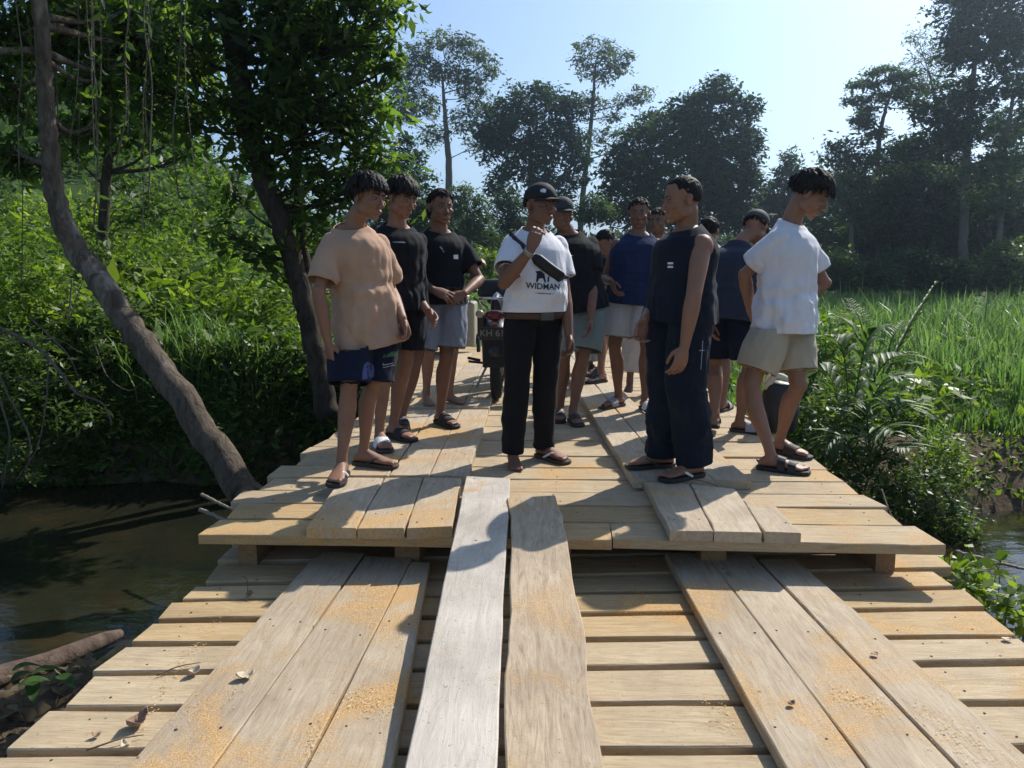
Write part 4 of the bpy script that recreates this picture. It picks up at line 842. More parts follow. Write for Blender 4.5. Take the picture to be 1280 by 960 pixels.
def person(sp):
    """builds one standing figure from its pose"""
    H = sp.get('H', 1.68); s = H/1.70; B = sp.get('build', 1.0); vox = sp.get('vox', .005); skin = sp['skin']; seed = sp.get('seed', 1)
    rs = np.random.default_rng(seed)
    FT = {k: np.array(v[0]) for k, v in sp['feet'].items()}; FY = {k: v[1] for k, v in sp['feet'].items()}
    gz = min(f[2] for f in FT.values()); gc = (FT['L']+FT['R'])/2
    py = sp['pelvis']; P = np.array(py[0]); pyaw = py[1]; pf = yawv(pyaw); pr = np.cross(pf, UP)
    N = np.array(sp['neck'][0]); cyaw = sp['neck'][1]; cf = yawv(cyaw); cr = np.cross(cf, UP)
    Hc = np.array(sp['head'][0]); hyaw, hpit, hroll = sp['head'][1:4]
    root = empty('person', (gc[0], gc[1], gz), sp['label'], 'person', sp.get('group'))
    sd_ = nrm(N-P); cf = nrm(cf-sd_*(cf@sd_)*.8)
    shr = nrm(cr+UP*sp.get('tilt', 0)); SH = {}; HP = {}
    for k, q in (('R', 1), ('L', -1)):
        SH[k] = N+shr*q*.150*s*math.sqrt(B)-sd_*.100*s+cf*(.01 if not sp.get('hunch') else .03); HP[k] = P+pr*q*.085*s-UP*.01
    EL, WR, KN, AN = {}, {}, {}, {}
    for k in 'LR':
        AN[k] = FT[k]+UP*(.022+.075*s)-yawv(FY[k])*.0; kh = sp.get('knee', {}).get(k)
        kh = AN[k]*.5+HP[k]*.5+yawv(FY[k])*.3 if kh is None else np.array(kh)
        KN[k] = ik(HP[k], AN[k], .415*s, .405*s, kh)
        wr, eh = sp['arms'][k][:2]; WR[k] = np.array(wr); EL[k] = ik(SH[k], WR[k], .285*s, .25*s, np.array(eh))
        d = np.linalg.norm(WR[k]-EL[k]); WR[k] = EL[k]+nrm(WR[k]-EL[k])*min(d, .262*s)
    # ------------------------------------------------ body
    mb = MB(); cores = {}; th = np.linspace(0, 2*math.pi, 20, endpoint=False)
    def tring(t, a, b, fo=0.0):
        c = P+(N-P)*t; m = min(max(t, 0), 1); r = nrm(pr*(1-m)+cr*m if m < .85 else shr); f = nrm(pf*(1-m)+cf*m)
        return c+f*fo*s+s*(a*np.cos(th)[:, None]*r+b*np.sin(th)[:, None]*f)
    tor = [(-.13, .07, .06, 0), (-.05, .145, .10, 0), (.06, .160, .112, 0), (.2, .142, .102, 0), (.35, .130, .097, .005), (.5, .140, .104, .008), (.62, .152, .112, .01), (.74, .158, .112, .006), (.83, .150, .095, 0), (.91, .118, .074, -.005), (1.0, .066, .058, -.005)]
    belly = sp.get('belly', 0)
    mb.rings([tring(t, a*(B if t < .9 else 1), (b+belly*math.exp(-((t-.3)/.25)**2))*B, fo+belly*.9*math.exp(-((t-.3)/.25)**2)) for t, a, b, fo in tor])
    cores['torso'] = MB(); cores['torso'].rings([tring(t, a*(B if t < .9 else 1), (b+belly*math.exp(-((t-.3)/.25)**2))*B, fo+belly*.9*math.exp(-((t-.3)/.25)**2)) for t, a, b, fo in tor])
    hr, hf, hu = head_frame(hyaw, hpit, hroll); hs = sp.get('hs', 1.0)*s**.5
    def hp(x, y, z): return Hc+hs*(hr*x+hf*y+hu*z)
    A3 = (hr, hf, hu)
    nb = hp(0, -.025, -.055)
    mb.tube([N-sd_*.05*s, N+(nb-N)*.35, nb, hp(0, -.015, .0)], [.062*s, .054*s, .053*s, .05*s], 14)
    E = lambda c, r: mb.ell(hp(*c), [x*hs for x in r], A3)
    E((0, -.014, .030), (.076, .094, .084)); E((0, .022, -.02), (.064, .064, .082)); E((0, .034, -.070), (.046, .045, .036)); E((0, .066, -.094), (.021, .016, .016))
    for q in (-1, 1):
        E((q*.046, .008, -.058), (.019, .034, .032)); E((q*.041, .060, -.024), (.023, .021, .019)); E((q*.030, .077, .020), (.024, .012, .008))
        mb.ell(hp(q*.079, -.010, -.008), (.008*hs, .018*hs, .029*hs), (nrm(hr-q*hf*.35), nrm(hf+q*hr*.35), hu))
        E((q*.083, -.018, .004), (.006, .012, .018)); E((q*.013, .094, -.034), (.009, .010, .008))
        E((q*.030, .073, -.012), (.018, .012, .006))
    mb.tube([hp(0, .080, .012), hp(0, .092, -.008), hp(0, .104, -.028)], [.008*hs, .009*hs, .0115*hs], 8, dome=True)
    E((0, .086, -.058), (.023, .011, .0065)); E((0, .084, -.069), (.020, .012, .0075)); E((0, .070, -.065), (.034, .020, .020))
    for k, q in (('R', 1), ('L', -1)):
        a, b = SH[k], EL[k]
        dl = 1 if sp['shirt'].get('tank') else .84; mb.ell(a-UP*.01+shr*q*.002, (.056*s*B*dl, .055*s*B*dl, .062*s*B*dl))
        mb.tube([a-shr*q*.06*s, a, a*.6+b*.4, a*.25+b*.75, b], np.array([.052, .052, .046, .040, .037])*s*B, 12, dome=True)
        w_ = WR[k]; fa = nrm(w_-b); cores['arm'+k] = MB(); cores['arm'+k].tube([a, a*.7+b*.3, a*.4+b*.6], np.array([.052, .047, .042])*s*B, 12, dome=True)
        mb.tube([b-fa*.005, b*.72+w_*.28, b*.4+w_*.6, w_*.92+b*.08, w_+fa*.01], np.array([.038, .041, .035, .027, .025])*s*B**.5, 12, dome=True)
        hk = sp['arms'][k][2] if len(sp['arms'][k]) > 2 else {}
        hd = nrm(hk.get('d', fa)); inw = -cr*q
        hn = np.array(hk.get('n', inw), float); hn = nrm(hn-hd*(hn@hd)); side = 1 if k == 'R' else -1
        # thumb side: right hand, palm n, fingers d -> cross(n, d) points to the thumb for the left hand
        hand(mb, w_+fa*.012*s, hd, hn, -side, s*1.02, hk.get('curl', (22, 28, 18)), hk.get('thumb', .4), hk.get('spread', .06), hk.get('point'))
        h_, kn, an = HP[k], KN[k], AN[k]; kf = yawv(FY[k]); bk = -kf
        mb.tube([h_+UP*.05, h_-UP*.02, h_*.62+kn*.38, h_*.25+kn*.75, kn], np.array([.080, .090, .079, .060, .053])*s*B, 14, dome=True)
        cores['leg'+k] = MB(); cores['leg'+k].tube([h_+UP*.05, h_-UP*.02, h_*.62+kn*.38, h_*.25+kn*.75, kn, kn*.5+an*.5+bk*.012], np.array([.080, .090, .079, .060, .053, .050])*s*B, 14)
        mb.ell(kn+kf*.018*s, (.040*s, .036*s, .045*s))
        L = an-kn
        mb.tube([kn-L*.02, kn+L*.12, kn+L*.30+bk*.016*s, kn+L*.48+bk*.013*s, kn+L*.72+bk*.003, kn+L*.9, an, an-UP*.03*s], np.array([.050, .050, .056, .052, .039, .032, .034, .034])*s*B**.7, 14)
        foot.inn = -q
        foot(mb, FT[k]+UP*(.022 if sp['shoes'].get(k) else .003), kf, s*1.02)
        if not sp['shoes'].get(k): mb.tube([an, FT[k]+UP*.03], [.033*s, .033*s], 10)
    me = remesh(mb, vox, 3)
    body = link('body', me, skin, root, True)
    # ------------------------------------------------ eyes, brows
    hairm = sp.get('hairmat') or hair_mat()
    for q in (-1, 1):
        e = MB(); c = hp(q*.030, .0725, .003); e.ell(c, [.0135*hs, .0105*hs, .0052*hs], A3); 
        e.ell(c+hf*.0062*hs-hu*.001, (.0055*hs, .0055*hs, .0055*hs), A3, 8, 6, mat=1)
        e.build('eye', [plain('eye_white', (.20, .17, .155), .7), plain('dark_iris', (.02, .012, .01), .2)], root, True)
        e = MB(); e.tube([hp(q*.012, .0845, .022), hp(q*.03, .0845, .0275), hp(q*.05, .0730, .023)], [.0035*hs, .0042*hs, .0025*hs], 6)
        e.build('eyebrow', hairm, root, True)
    # ------------------------------------------------ hair
    st = sp.get('hair', 'mop')
    if st:
        hb = MB(); nst = {'mop': 150, 'short': 70, 'buzz': 0, 'undercap': 60}[st]
        if st != 'undercap':
            th2 = np.linspace(0, 2*math.pi, 24, endpoint=False); rr = []
            vol = {'mop': 1.12, 'short': 1.06, 'buzz': 1.03}[st]
            for j, ph in enumerate(np.linspace(R(86), R(-38), 12)):
                ring = []
                for a in th2:
                    front = math.sin(a)      # +1 towards the face
                    lim = R(38) if front > .55 else (R(8) if front > .1 else R(-38)); lim = lim*(1 if front > .1 else min(1, (.1-front)*1.6+.35))
                    pz = max(ph, lim); zz = math.sin(pz); cc = math.cos(pz)
                    k_ = vol*(1 if ph >= lim else .93)
                    ring.append(hp(.076*cc*math.cos(a)*k_, -.014+.094*cc*front*k_, .030+.084*zz*(vol+.01)))
                rr.append(np.array(ring))
            hb.rings(rr[::-1])
        for i in range(nst):
            if st == 'undercap': a = rs.uniform(math.pi*.98, math.pi*2.02); ph = rs.uniform(-.3, .0)
            else: a = rs.uniform(0, 2*math.pi); ph = math.asin(rs.uniform(.0, 1) if math.sin(a) < .3 else rs.uniform(.45, 1))
            x, y, z = math.cos(ph)*math.cos(a), math.cos(ph)*math.sin(a), math.sin(ph)
            p0 = np.array([.076*x, -.014+.094*y, .03+.084*z])
            flow = np.array([x*.5+.18+rs.normal()*.2, .7*(z > .35)+y*.3+rs.normal()*.2, -.35-.5*(1-z)+rs.normal()*.15])
            nn = np.array([x, y, z]); ln = {'mop': rs.uniform(.035, .062), 'short': rs.uniform(.015, .028), 'undercap': .02}[st]; p0 = p0*(1.07 if st == 'mop' else 1.02)+np.array([0, 0, .002])
            flow = nrm(flow-nn*(flow@nn)*.8); lift = .45 if st == 'mop' else .35
            p1 = p0+nn*.010*lift+flow*ln*.35; p2 = p0+nn*.016*lift+flow*ln*.75-np.array([0, 0, .004]); p3 = p0+nn*.010*lift+flow*ln*1.1-np.array([0, 0, .012 if st == 'mop' else 0])
            hb.tube([hp(*p) for p in (p0, p1, p2, p3)], np.array([.012, .010, .006, .002])*hs*(1 if st == 'mop' else .8), 6)
        me = remesh(hb, max(.0035, vox*.8), 2)
        v = co(me); setco(me, v+normals(me)*(.0013*sines(v, (320, 320, 60), seed))[:, None])
        hair = link('hair', me, hairm, root, True)
        # strands combed over the head
        sb = MB(); near = vox < .0052
        for i in range({'mop': 1500, 'short': 900, 'buzz': 0, 'undercap': 0}[st] if near else {'mop': 300, 'short': 250, 'buzz': 0, 'undercap': 0}[st]):
            a = rs.uniform(0, 2*math.pi); fr = math.sin(a); lo_ = .55 if fr > .5 else (.15 if fr > .05 else -.25)
            z = rs.uniform(lo_, 1); ph = math.asin(z); x, y = math.cos(ph)*math.cos(a), math.cos(ph)*fr
            vol = {'mop': 1.155, 'short': 1.075}[st]; L = rs.uniform(.035, .065) if st == 'mop' else rs.uniform(.010, .022)
            fl = np.array([x*.5+.18, .75*(z > .35)+y*.3, -.35-.5*(1-z)])+rs.normal(size=3)*.22; n3 = np.array([x, y, z]); fl = nrm(fl-n3*(fl@n3)); p = n3*1.0; pts = []
            for q in range(5):
                k_ = vol*(1+.012*q*rs.random()); pts.append(hp(.076*p[0]*k_, -.014+.094*p[1]*k_, .03+.084*p[2]*(vol+.01)+(.004 if q > 2 else 0)))
                p = nrm(p+fl*(L/4)/.085); 
            sb.tube(pts, np.array([.0016, .0018, .0016, .0012, .0004])*hs, 3, cap=False)
        if sb.n: sb.build('hair_strands', hairm, hair, True)
    # ------------------------------------------------ shorts or trousers
    T = sp['pants']; tl = T.get('loose', .03); ln = T.get('len', .8); pb = MB(); pc = []
    pb.rings([tring(t, a*B+min(tl*.3, .012), b*B+min(tl*.3, .012)+.004+belly*math.exp(-((t-.3)/.25)**2)*B, fo+belly*.9*math.exp(-((t-.3)/.25)**2)) for t, a, b, fo in ((-.17, .09, .075, 0), (-.10, .155, .108, 0), (-.03, .166, .118, 0), (.06, .166, .118, 0), (.13, .156, .112, 0), (T.get('waist', .17), .150, .108, 0))])
    for k, q in (('R', 1), ('L', -1)):
        h_, kn, an = HP[k]+pr*q*.008, KN[k], AN[k]; path = [h_+UP*.02-pr*q*.01, h_-UP*.05]; rad = [.080*s*B+min(tl*.3, .012), .092*s*B+tl*.35]
        tot = [(h_, 0), (kn, 1), (an, 2)]
        us = np.linspace(.2, ln, 7 if ln <= 1.1 else 14)
        for u in us:
            c = h_+(kn-h_)*u if u <= 1 else kn+(an-kn)*(u-1)
            if u > 1: c = c-yawv(FY[k])*.012*math.sin(min(1, u-1)*math.pi)
            base = np.interp(u, [0, .4, .75, 1, 1.3, 1.7, 2.1], [.098, .084, .066, .060, .060, .050, .045])*s*B
            path.append(c); rad.append(base+tl*np.interp(u, [0, .25, .5, 1, 2], [.3, .5, .9, 1.1, T.get('hemw', 1.1)]))
        pb.tube(path, rad, 16)
        u = ln; c = h_+(kn-h_)*u if u <= 1 else kn+(an-kn)*(u-1); d = nrm(kn-h_) if u <= 1 else nrm(an-kn)
        d = nrm(d+np.array(T.get('cut', (0, 0, 0)))); pc.append((c, nrm(kn-h_) if u <= 1 else nrm(an-kn), .17, 1))
    me = remesh(pb, .008 if vox < .006 else .010, 4); v = co(me); nn = normals(me); rel = v-P
    low = np.clip(-(rel@UP)/.5, .15, 1.2)
    rid = 1-np.abs(np.tanh(sines(rel, (24, 24, 5), seed+21))); f2 = sines(rel, (14, 14, 44), seed+22)
    setco(me, v+nn*(T.get('fold', 1.0)*(.010*low*(rid-.5)+.0022*f2*low+.0018*sines(rel, (60, 60, 30), seed+3)))[:, None])
    v = push_out(co(me), [(tree_of(cores['torso']), None), (tree_of(cores['legL']), None), (tree_of(cores['legR']), None)], .010, .05); setco(me, v)
    PT = BVHTree.FromPolygons(v.tolist(), [tuple(q.vertices) for q in me.polygons])
    S0 = sp['shirt']; hemt = S0.get('hem', -.22)
    if hemt < -.02:      # nothing of the waistband is needed under a shirt that hangs over it
        bm = bmesh.new(); bm.from_mesh(me); L_ = np.linalg.norm(N-P)
        bmesh.ops.delete(bm, geom=[f for f in bm.faces if (np.array(f.calc_center_median())-P)@sd_/L_ > hemt+.045], context='FACES'); bm.to_mesh(me); bm.free()
    me = cut(me, pc); pants = link(T.get('name', 'shorts'), me, T['mat'], root, True)
    # ------------------------------------------------ shirt
    S = sp['shirt']; lo = S.get('loose', .02); hem = S.get('hem', -.22); sm = S['mat']
    cb = MB(); cuts = []
    def sring(t, a, b, fo=0):
        return tring(t, a, b, fo)
    prof = [(-.6, .185, .130), (-.3, .180, .128), (-.05, .172, .122), (.12, .163, .114), (.3, .150, .108), (.5, .155, .114), (.64, .162, .118), (.75, .164, .116), (.835, .152, .100), (.905, .122, .080), (.965, .086, .066), (1.03, .068, .062)]
    wide = S.get('flare', 0)
    if S.get('tank'): prof = [(t, a*(1 if t < .7 else (.93 if t < .85 else .80 if t < .9 else .9)), b) for t, a, b in prof]
    def pa(t):
        ts = [p[0] for p in prof]; return np.interp(t, ts, [p[1] for p in prof]), np.interp(t, ts, [p[2] for p in prof])
    he = hem-.06; ts = np.concatenate([np.linspace(he, .8, 14), [.845, .885, .915, .945, .965, .985, 1.01, 1.03]])
    rg = []
    for t in ts:
        a, b = pa(t); g_ = belly*math.exp(-((t-.28)/.27)**2); k_ = 1 if t < .76 else max(0.12, 1-(t-.76)/.16)
        fl = wide*max(0, (.6-t))
        tuck = 0
        rg.append(sring(t, a*(B if t < .9 else 1)+(lo+fl+.004+max(0, .1-t)*.02)*k_+.004, (b+g_)*B+(lo*1.1+fl+.004+max(0, .1-t)*.03)*k_+.004, g_*.9+S.get('fwd', 0)*max(0, .5-t)))
    cb.rings(rg)
    hc = P+(N-P)*hem; hn = -nrm(N-P)
    if 'hemtilt' in S: hn = nrm(hn+np.array(S['hemtilt']))
    cuts.append((hc, hn, .42)); neckn = nrm(sd_*1.0+cf*.38)
    cuts.append((N+sd_*S.get('collar', .002)*s-cf*.004, neckn, .15))
    if not S.get('tank'):
        for k, q in (('R', 1), ('L', -1)):
            a, b = SH[k], EL[k]; fr = S.get('sleeve', .62); d = nrm(b-a); L = np.linalg.norm(b-a)
            e = a+d*L*fr; r0 = .059*s*B+lo*.25; fl = S.get('cuff', .018)*.6
            cb.tube([a-shr*q*.08*s-UP*.01, a-shr*q*.02*s, a+d*L*fr*.35, a+d*L*fr*.7, e], [r0*.80, r0, r0+fl*.45, r0+fl*.8, r0+fl], 18)
            cuts.append((e, d, r0+fl+.006, 1))
    me = remesh(cb, .008 if vox < .006 else .010, 4); v = co(me); nn = normals(me)
    # folds of hanging cloth: long soft ridges, deeper towards the hem and at the elbows
    tt = ((v-P)@sd_)/np.linalg.norm(N-P); loose = np.clip(.95-tt, .1, 1.1)
    rel = v-P; f1 = sines(rel, (26, 26, 4.0), seed); f2 = sines(rel, (48, 48, 16), seed+5); f3 = sines(rel, (15, 15, 40), seed+9)
    rid = 1-np.abs(np.tanh(f1)); amp = S.get('fold', 1.0)
    disp = amp*(.013*loose*(rid-.45)+.0035*f2*loose+.005*f3*(np.exp(-((tt-.2)/.18)**2)+.25)+.003)
    disp = np.where(tt > .93, disp*.25, disp)
    v = v+nn*disp[:, None]; trees = [(tree_of(cores['torso']), None)]
    if hem < -.02 and not S.get('nolegs'): trees += [(tree_of(cores['legL']), None), (tree_of(cores['legR']), None)]
    if not S.get('tank'): trees += [(tree_of(cores['armL']), None), (tree_of(cores['armR']), None)]
    v = push_out(v, trees, .013, .13); setco(me, v); me = cut(me, cuts)
    shirt = link(S.get('name', 't_shirt'), me, sm, root, True)
    # ------------------------------------------------ footwear
    for k, q in (('R', 1), ('L', -1)):
        W = sp['shoes'].get(k)
        if not W: continue
        kf = yawv(FY[k]); r = np.cross(kf, UP); g = FT[k]; inn = -q; fs = s*1.02
        out = [(-.072, .0, .0), (-.066, .022, 0), (-.04, .034, 0), (0, .034, 0), (.05, .036, 0), (.1, .046, 0), (.14, .051, 0), (.175, .047, 0), (.2, .033, 0), (.208, .014, 0)]
        top = [(a, b) for a, b, _ in out]+[(a, -b) for a, b, _ in out[::-1] if b > 0]
        ring = lambda z, k_: np.array([g+kf*(a*k_*fs+.0)+r*b*k_*fs+UP*z for a, b in top])
        m = MB(); m.rings([ring(.001, .985), ring(.004, 1.01), ring(.019, 1.02), ring(.0235, 1.0)])
        so_ = m.build('sandal', W['sole'], root)
        m = MB()
        def band(fr, to, hi, n=9, th_=.004):
            for sgn in (0,):
                A = []; 
                for i in range(n):
                    a = math.pi*i/(n-1); 
                    for y_, rr_ in ((fr, 1), (to, .96)):
                        hh = hi(y_)
                        A.append((a, y_, rr_, hh))
                V = [g+kf*y_*fs+r*math.cos(a)*(.047*fs)*(1.0)*rr_+UP*(.018+math.sin(a)**.8*hh) for a, y_, rr_, hh in A]
                nrmv = [r*math.cos(a)+UP*math.sin(a) for a, *_ in A]
                V2 = [p+n_*th_ for p, n_ in zip(V, nrmv)]; n2 = len(V); F = []
                for i in range(n-1):
                    a, b, c, d = 2*i, 2*i+1, 2*i+3, 2*i+2
                    F += [(a, b, c, d), (n2+d, n2+c, n2+b, n2+a), (a, n2+a, n2+b, b), (d, c, n2+c, n2+d)]
                    F[-2] = (a, d, n2+d, n2+a); F[-1] = (b, n2+b, n2+c, c)
                m.add(V+V2, F)
        if W['type'] == 'slide': band(.055, .130, lambda y: .062-.26*(y-.055))
        elif W['type'] == 'cross':
            band(.045, .085, lambda y: .072-.26*(y-.045)); band(.10, .14, lambda y: .052-.26*(y-.1))
            m.tube([g+kf*(-.03)*fs+r*.036*fs+UP*.02, g-kf*.070*fs+UP*.05*fs, g-kf*.03*fs-r*.036*fs+UP*.02], .005, 6)
        else:
            tp = g+kf*.158*fs+r*inn*.012*fs+UP*.024; kn_ = g+kf*.125*fs+r*inn*.010*fs+UP*.050*fs
            for sg in (1, -1):
                e = g+kf*.035*fs+r*sg*.037*fs+UP*.020; md = g+kf*.085*fs+r*sg*.036*fs+UP*.052*fs
                m.tube(spline([kn_, md*.8+kn_*.2, e], 8), [.0045, .006, .007, .008, .008, .008, .007, .006], 6)
            m.tube([tp, kn_], .0045, 6)
        sb_ = m.build('strap', W['strap'], so_)
        if W.get('text'):
            print_on(W['text'], sb_, g+kf*.092*fs+UP*.075, r*(-1), nrm(kf*-.95+UP*.3)*-1 if False else nrm(-kf*.0+UP*.35-kf*-0.94), .045, W['ink'], so_, 'strap_number')
    info = dict(root=root, P=P, N=N, SH=SH, EL=EL, WR=WR, KN=KN, AN=AN, hp=hp, hr=hr, hf=hf, hu=hu, shirt=shirt, pants=pants, s=s, cr=cr, cf=cf, pr=pr, pf=pf, body=body, hs=hs, tring=tring, B=B)
    return info
def cap(I, mat, tilt=0.0, back=False, logo=None, brim=True):
    hp = I['hp']; th = np.linspace(0, 2*math.pi, 28, endpoint=False); sg = -1 if back else 1; m = MB(); rr = []
    for ph in np.linspace(R(-4), R(88), 10):
        k = 1.10+.02*math.sin(ph*2)
        rr.append(np.array([hp(.079*math.cos(ph)*math.cos(a)*k, -.012+.096*math.cos(ph)*math.sin(a)*k, .040+.084*math.sin(ph)*1.06+.010*math.sin(a)*math.cos(ph)*sg) for a in th]))
    inner = [r_*1.0+(np.array(I['hp'](0, -.012, .03))-r_)*.045 for r_ in rr[:1]]
    m.rings(inner+rr); c = m.build('cap', mat, I['root'], True)
    if brim:
        b = MB(); rows = []
        for u in np.linspace(0, 1, 6):
            row = []
            for a in np.linspace(R(24), R(156), 13):
                yy = math.sin(a); out = u*.072*max(0, math.sin((a-R(24))/R(132)*math.pi))**.6
                row.append(hp(.084*math.cos(a), sg*((-.012*sg)+.101*yy+out), .040+.008*yy-.010*u-.014*(math.cos(a)**2)))
            rows.append(row)
        V = np.array(rows).reshape(-1, 3); up = I['hu']*.004; n = 13; F = []; nv = len(V)
        for i in range(5):
            for j in range(12):
                q = (i*n+j, i*n+j+1, (i+1)*n+j+1, (i+1)*n+j); F += [q, tuple(x+nv for x in q[::-1])]
        for j in range(12): F.append((5*n+j, 5*n+j+1, nv+5*n+j+1, nv+5*n+j))
        b.add(np.concatenate([V, V-up]), F); b.build('brim', mat, c, True)
        b = MB(); b.ell(hp(0, -.012, .132), (.007, .007, .004), (I['hr'], I['hf'], I['hu'])); b.build('button', mat, c, True)
    if logo:
        print_on(None, c, hp(*logo[0]), *logo[1], .014, logo[2], c, 'cap_badge', quads=[[(math.cos(a), math.sin(a)) for a in np.linspace(0, 2*math.pi, 12, endpoint=False)]])
    return c
# ================================================================ who stands on the bridge
ZB, ZP = .05, 0.0      # top of the runner boards, top of the cross planks
sk1 = smat('skin_brown', (.235, .118, .074)); sk2 = smat('skin_dark_brown', (.180, .087, .055)); sk3 = smat('skin_light_brown', (.260, .132, .083))
def spec(feet, pel, neck, head, arms, **k):
    """pixels of the photograph turned into places on and above the deck, each with its own distance"""
    d = dict(k); H = k.get('H', 1.68)
    d['feet'] = {q: (G(v[0], v[1], v[2]), v[3]) for q, v in feet.items()}
    y0 = (d['feet']['L'][0][1]+d['feet']['R'][0][1])/2; gz = min(v[2] for v in feet.values())
    p = D(pel[0], 400, y0+pel[1]); p[2] = gz+.022+.525*H*pel[3] if len(pel) > 3 else gz+.022+.525*H; d['pelvis'] = (p, pel[2])
    d['neck'] = (D(neck[0], neck[1], y0+neck[2]), neck[3]); d['head'] = (D(head[0], head[1], y0+head[2]),)+tuple(head[3:])
    d['arms'] = {q: (D(v[0], v[1], y0+v[2]), D(v[3], v[4], y0+v[5]))+tuple(v[6:]) for q, v in arms.items()}
    if 'knee' in k: d['knee'] = {q: D(v[0], v[1], y0+v[2]) for q, v in k['knee'].items()}
    d['y0'] = y0; return d
blk = plain('black_rubber', (.018, .018, .019), .65); brn = plain('brown_rubber', (.055, .035, .025), .7); dgr = plain('dark_grey_rubber', (.04, .04, .042), .7)
wht = plain('white_print', (.7, .7, .7), .6); gry = plain('grey_print', (.30, .31, .34), .7); ink = plain('black_ink', (.012, .013, .02), .7)
CREW = 'men and boys standing about on the wooden bridge'
def W(t, sole, strap, **k): return dict(type=t, sole=sole, strap=strap, **k)
ONLY = globals().get('ONLY_PEOPLE')
def want(i): return ONLY is None or i in ONLY
PEOPLE = {}
def on(I, px, py, d=.15): return D(px, py, I['P'][1]-d)
tanc = cloth('tan_cotton', (.42, .27, .185)); blc = cloth('black_cotton', (.008, .009, .012), .25); nvc = cloth('navy_cloth', (.008, .012, .028), .2)
whc = cloth('white_cotton', (.68, .67, .70), .05); gyc = cloth('grey_blue_shorts_cloth', (.20, .22, .27)); bec = cloth('beige_canvas', (.42, .36, .27), .08)
lgc = cloth('pale_grey_cloth', (.44, .42, .42), .08); ggc = cloth('grey_green_cloth', (.17, .21, .20)); blu = cloth('royal_blue_jersey', (.014, .024, .075), .2)
tnk = cloth('dark_blue_jersey', (.008, .012, .022), .25); bkt = cloth('black_trouser_cloth', (.009, .009, .011), .25, 180); dbt = cloth('dark_navy_tee_cloth', (.022, .030, .048))
if want(1):
    PEOPLE[1] = I = person(spec({'R': (428, 597, ZB, 2), 'L': (455, 582, ZB, 72)}, (458, .10, 40), (440, 281, .06, 38), (461, 246, .0, 58, 14, 0),
        {'R': (409, 424, -.12, 402, 362, -.12, dict(curl=(30, 35, 25))), 'L': (503, 397, .06, 486, 352, .22, dict(curl=(50, 60, 40), d=D(508, 420, 4)-D(502, 398, 4)))},
        knee={'R': (447, 488, -.2), 'L': (474, 492, -.1)}, H=1.66, build=.86, skin=sk1, seed=3, hair='mop', vox=.0045, group=CREW,
        label='young man in oversized tan t-shirt and navy shorts, nearest on the left of the bridge',
        shirt=dict(mat=tanc, loose=.030, hem=-.50, flare=.0, sleeve=.80, cuff=.022, fold=1.7), pants=dict(mat=nvc, loose=.060, len=1.0),
        shoes={'R': W('thong', blk, wht), 'L': W('thong', brn, dgr)}))
    pj = I['pants']
    for nm, q, c, up_ in (('blue_panel', [[(-.5, -1.2), (.5, -1.2), (.55, 0), (.1, 1.4), (-.35, 1.1), (-.5, 0)]], D(455, 466, I['KN']['R'][1]-.10), .034),):
        print_on(None, pj, c, np.array([1.0, 0, 0]), UP, up_, plain('blue_panel_cloth', (.07, .09, .22), .8), pj, nm, quads=q)
    print_on(None, pj, on(I, 484, 459), np.array([1.0, 0, 0]), UP, .012, gry, pj, 'shorts_print', quads=[[(-3, 0), (3, .6), (3, 1.0), (-3, .4)], [(-3, -1), (1, -.6), (1, -.3), (-3, -.7)]])
    print_on(None, pj, on(I, 484, 446), np.array([1.0, 0, 0]), UP, .02, plain('green_print', (.05, .13, .07), .8), pj, 'shorts_emblem', quads=[[(-1.4, -.5), (1.3, -.5), (1.5, .5), (.3, .9)]])
if want(2):
    PEOPLE[2] = I = person(spec({'R': (475, 558, ZB, 22), 'L': (492, 547, ZB, 48)}, (498, .05, 38), (496, 280, .04, 40), (503, 247, -.04, 50, 22, 0),
        {'R': (478, 395, .05, 468, 350, .1), 'L': (534, 388, -.03, 527, 350, .05, dict(curl=(20, 25, 15)))},
        H=1.74, build=.9, skin=sk1, seed=8, hair='mop', vox=.005, group=CREW,
        label='young man in black t-shirt and shorts wearing slides numbered 23',
        shirt=dict(mat=blc, loose=.026, hem=-.22, sleeve=.62, cuff=.022, fold=1.4), pants=dict(mat=blc, loose=.05, len=.80),
        shoes={'R': W('slide', dgr, wht, text='23', ink=ink), 'L': W('slide', blk, blk, text='23', ink=wht)}))
    print_on(None, I['shirt'], on(I, 499, 303), np.array([1.0, 0, 0]), UP, .012, gry, I['shirt'], 'shirt_print', quads=[[(-3, 0), (2.8, -.3), (3, .1), (2, .5), (-3, .3)]])
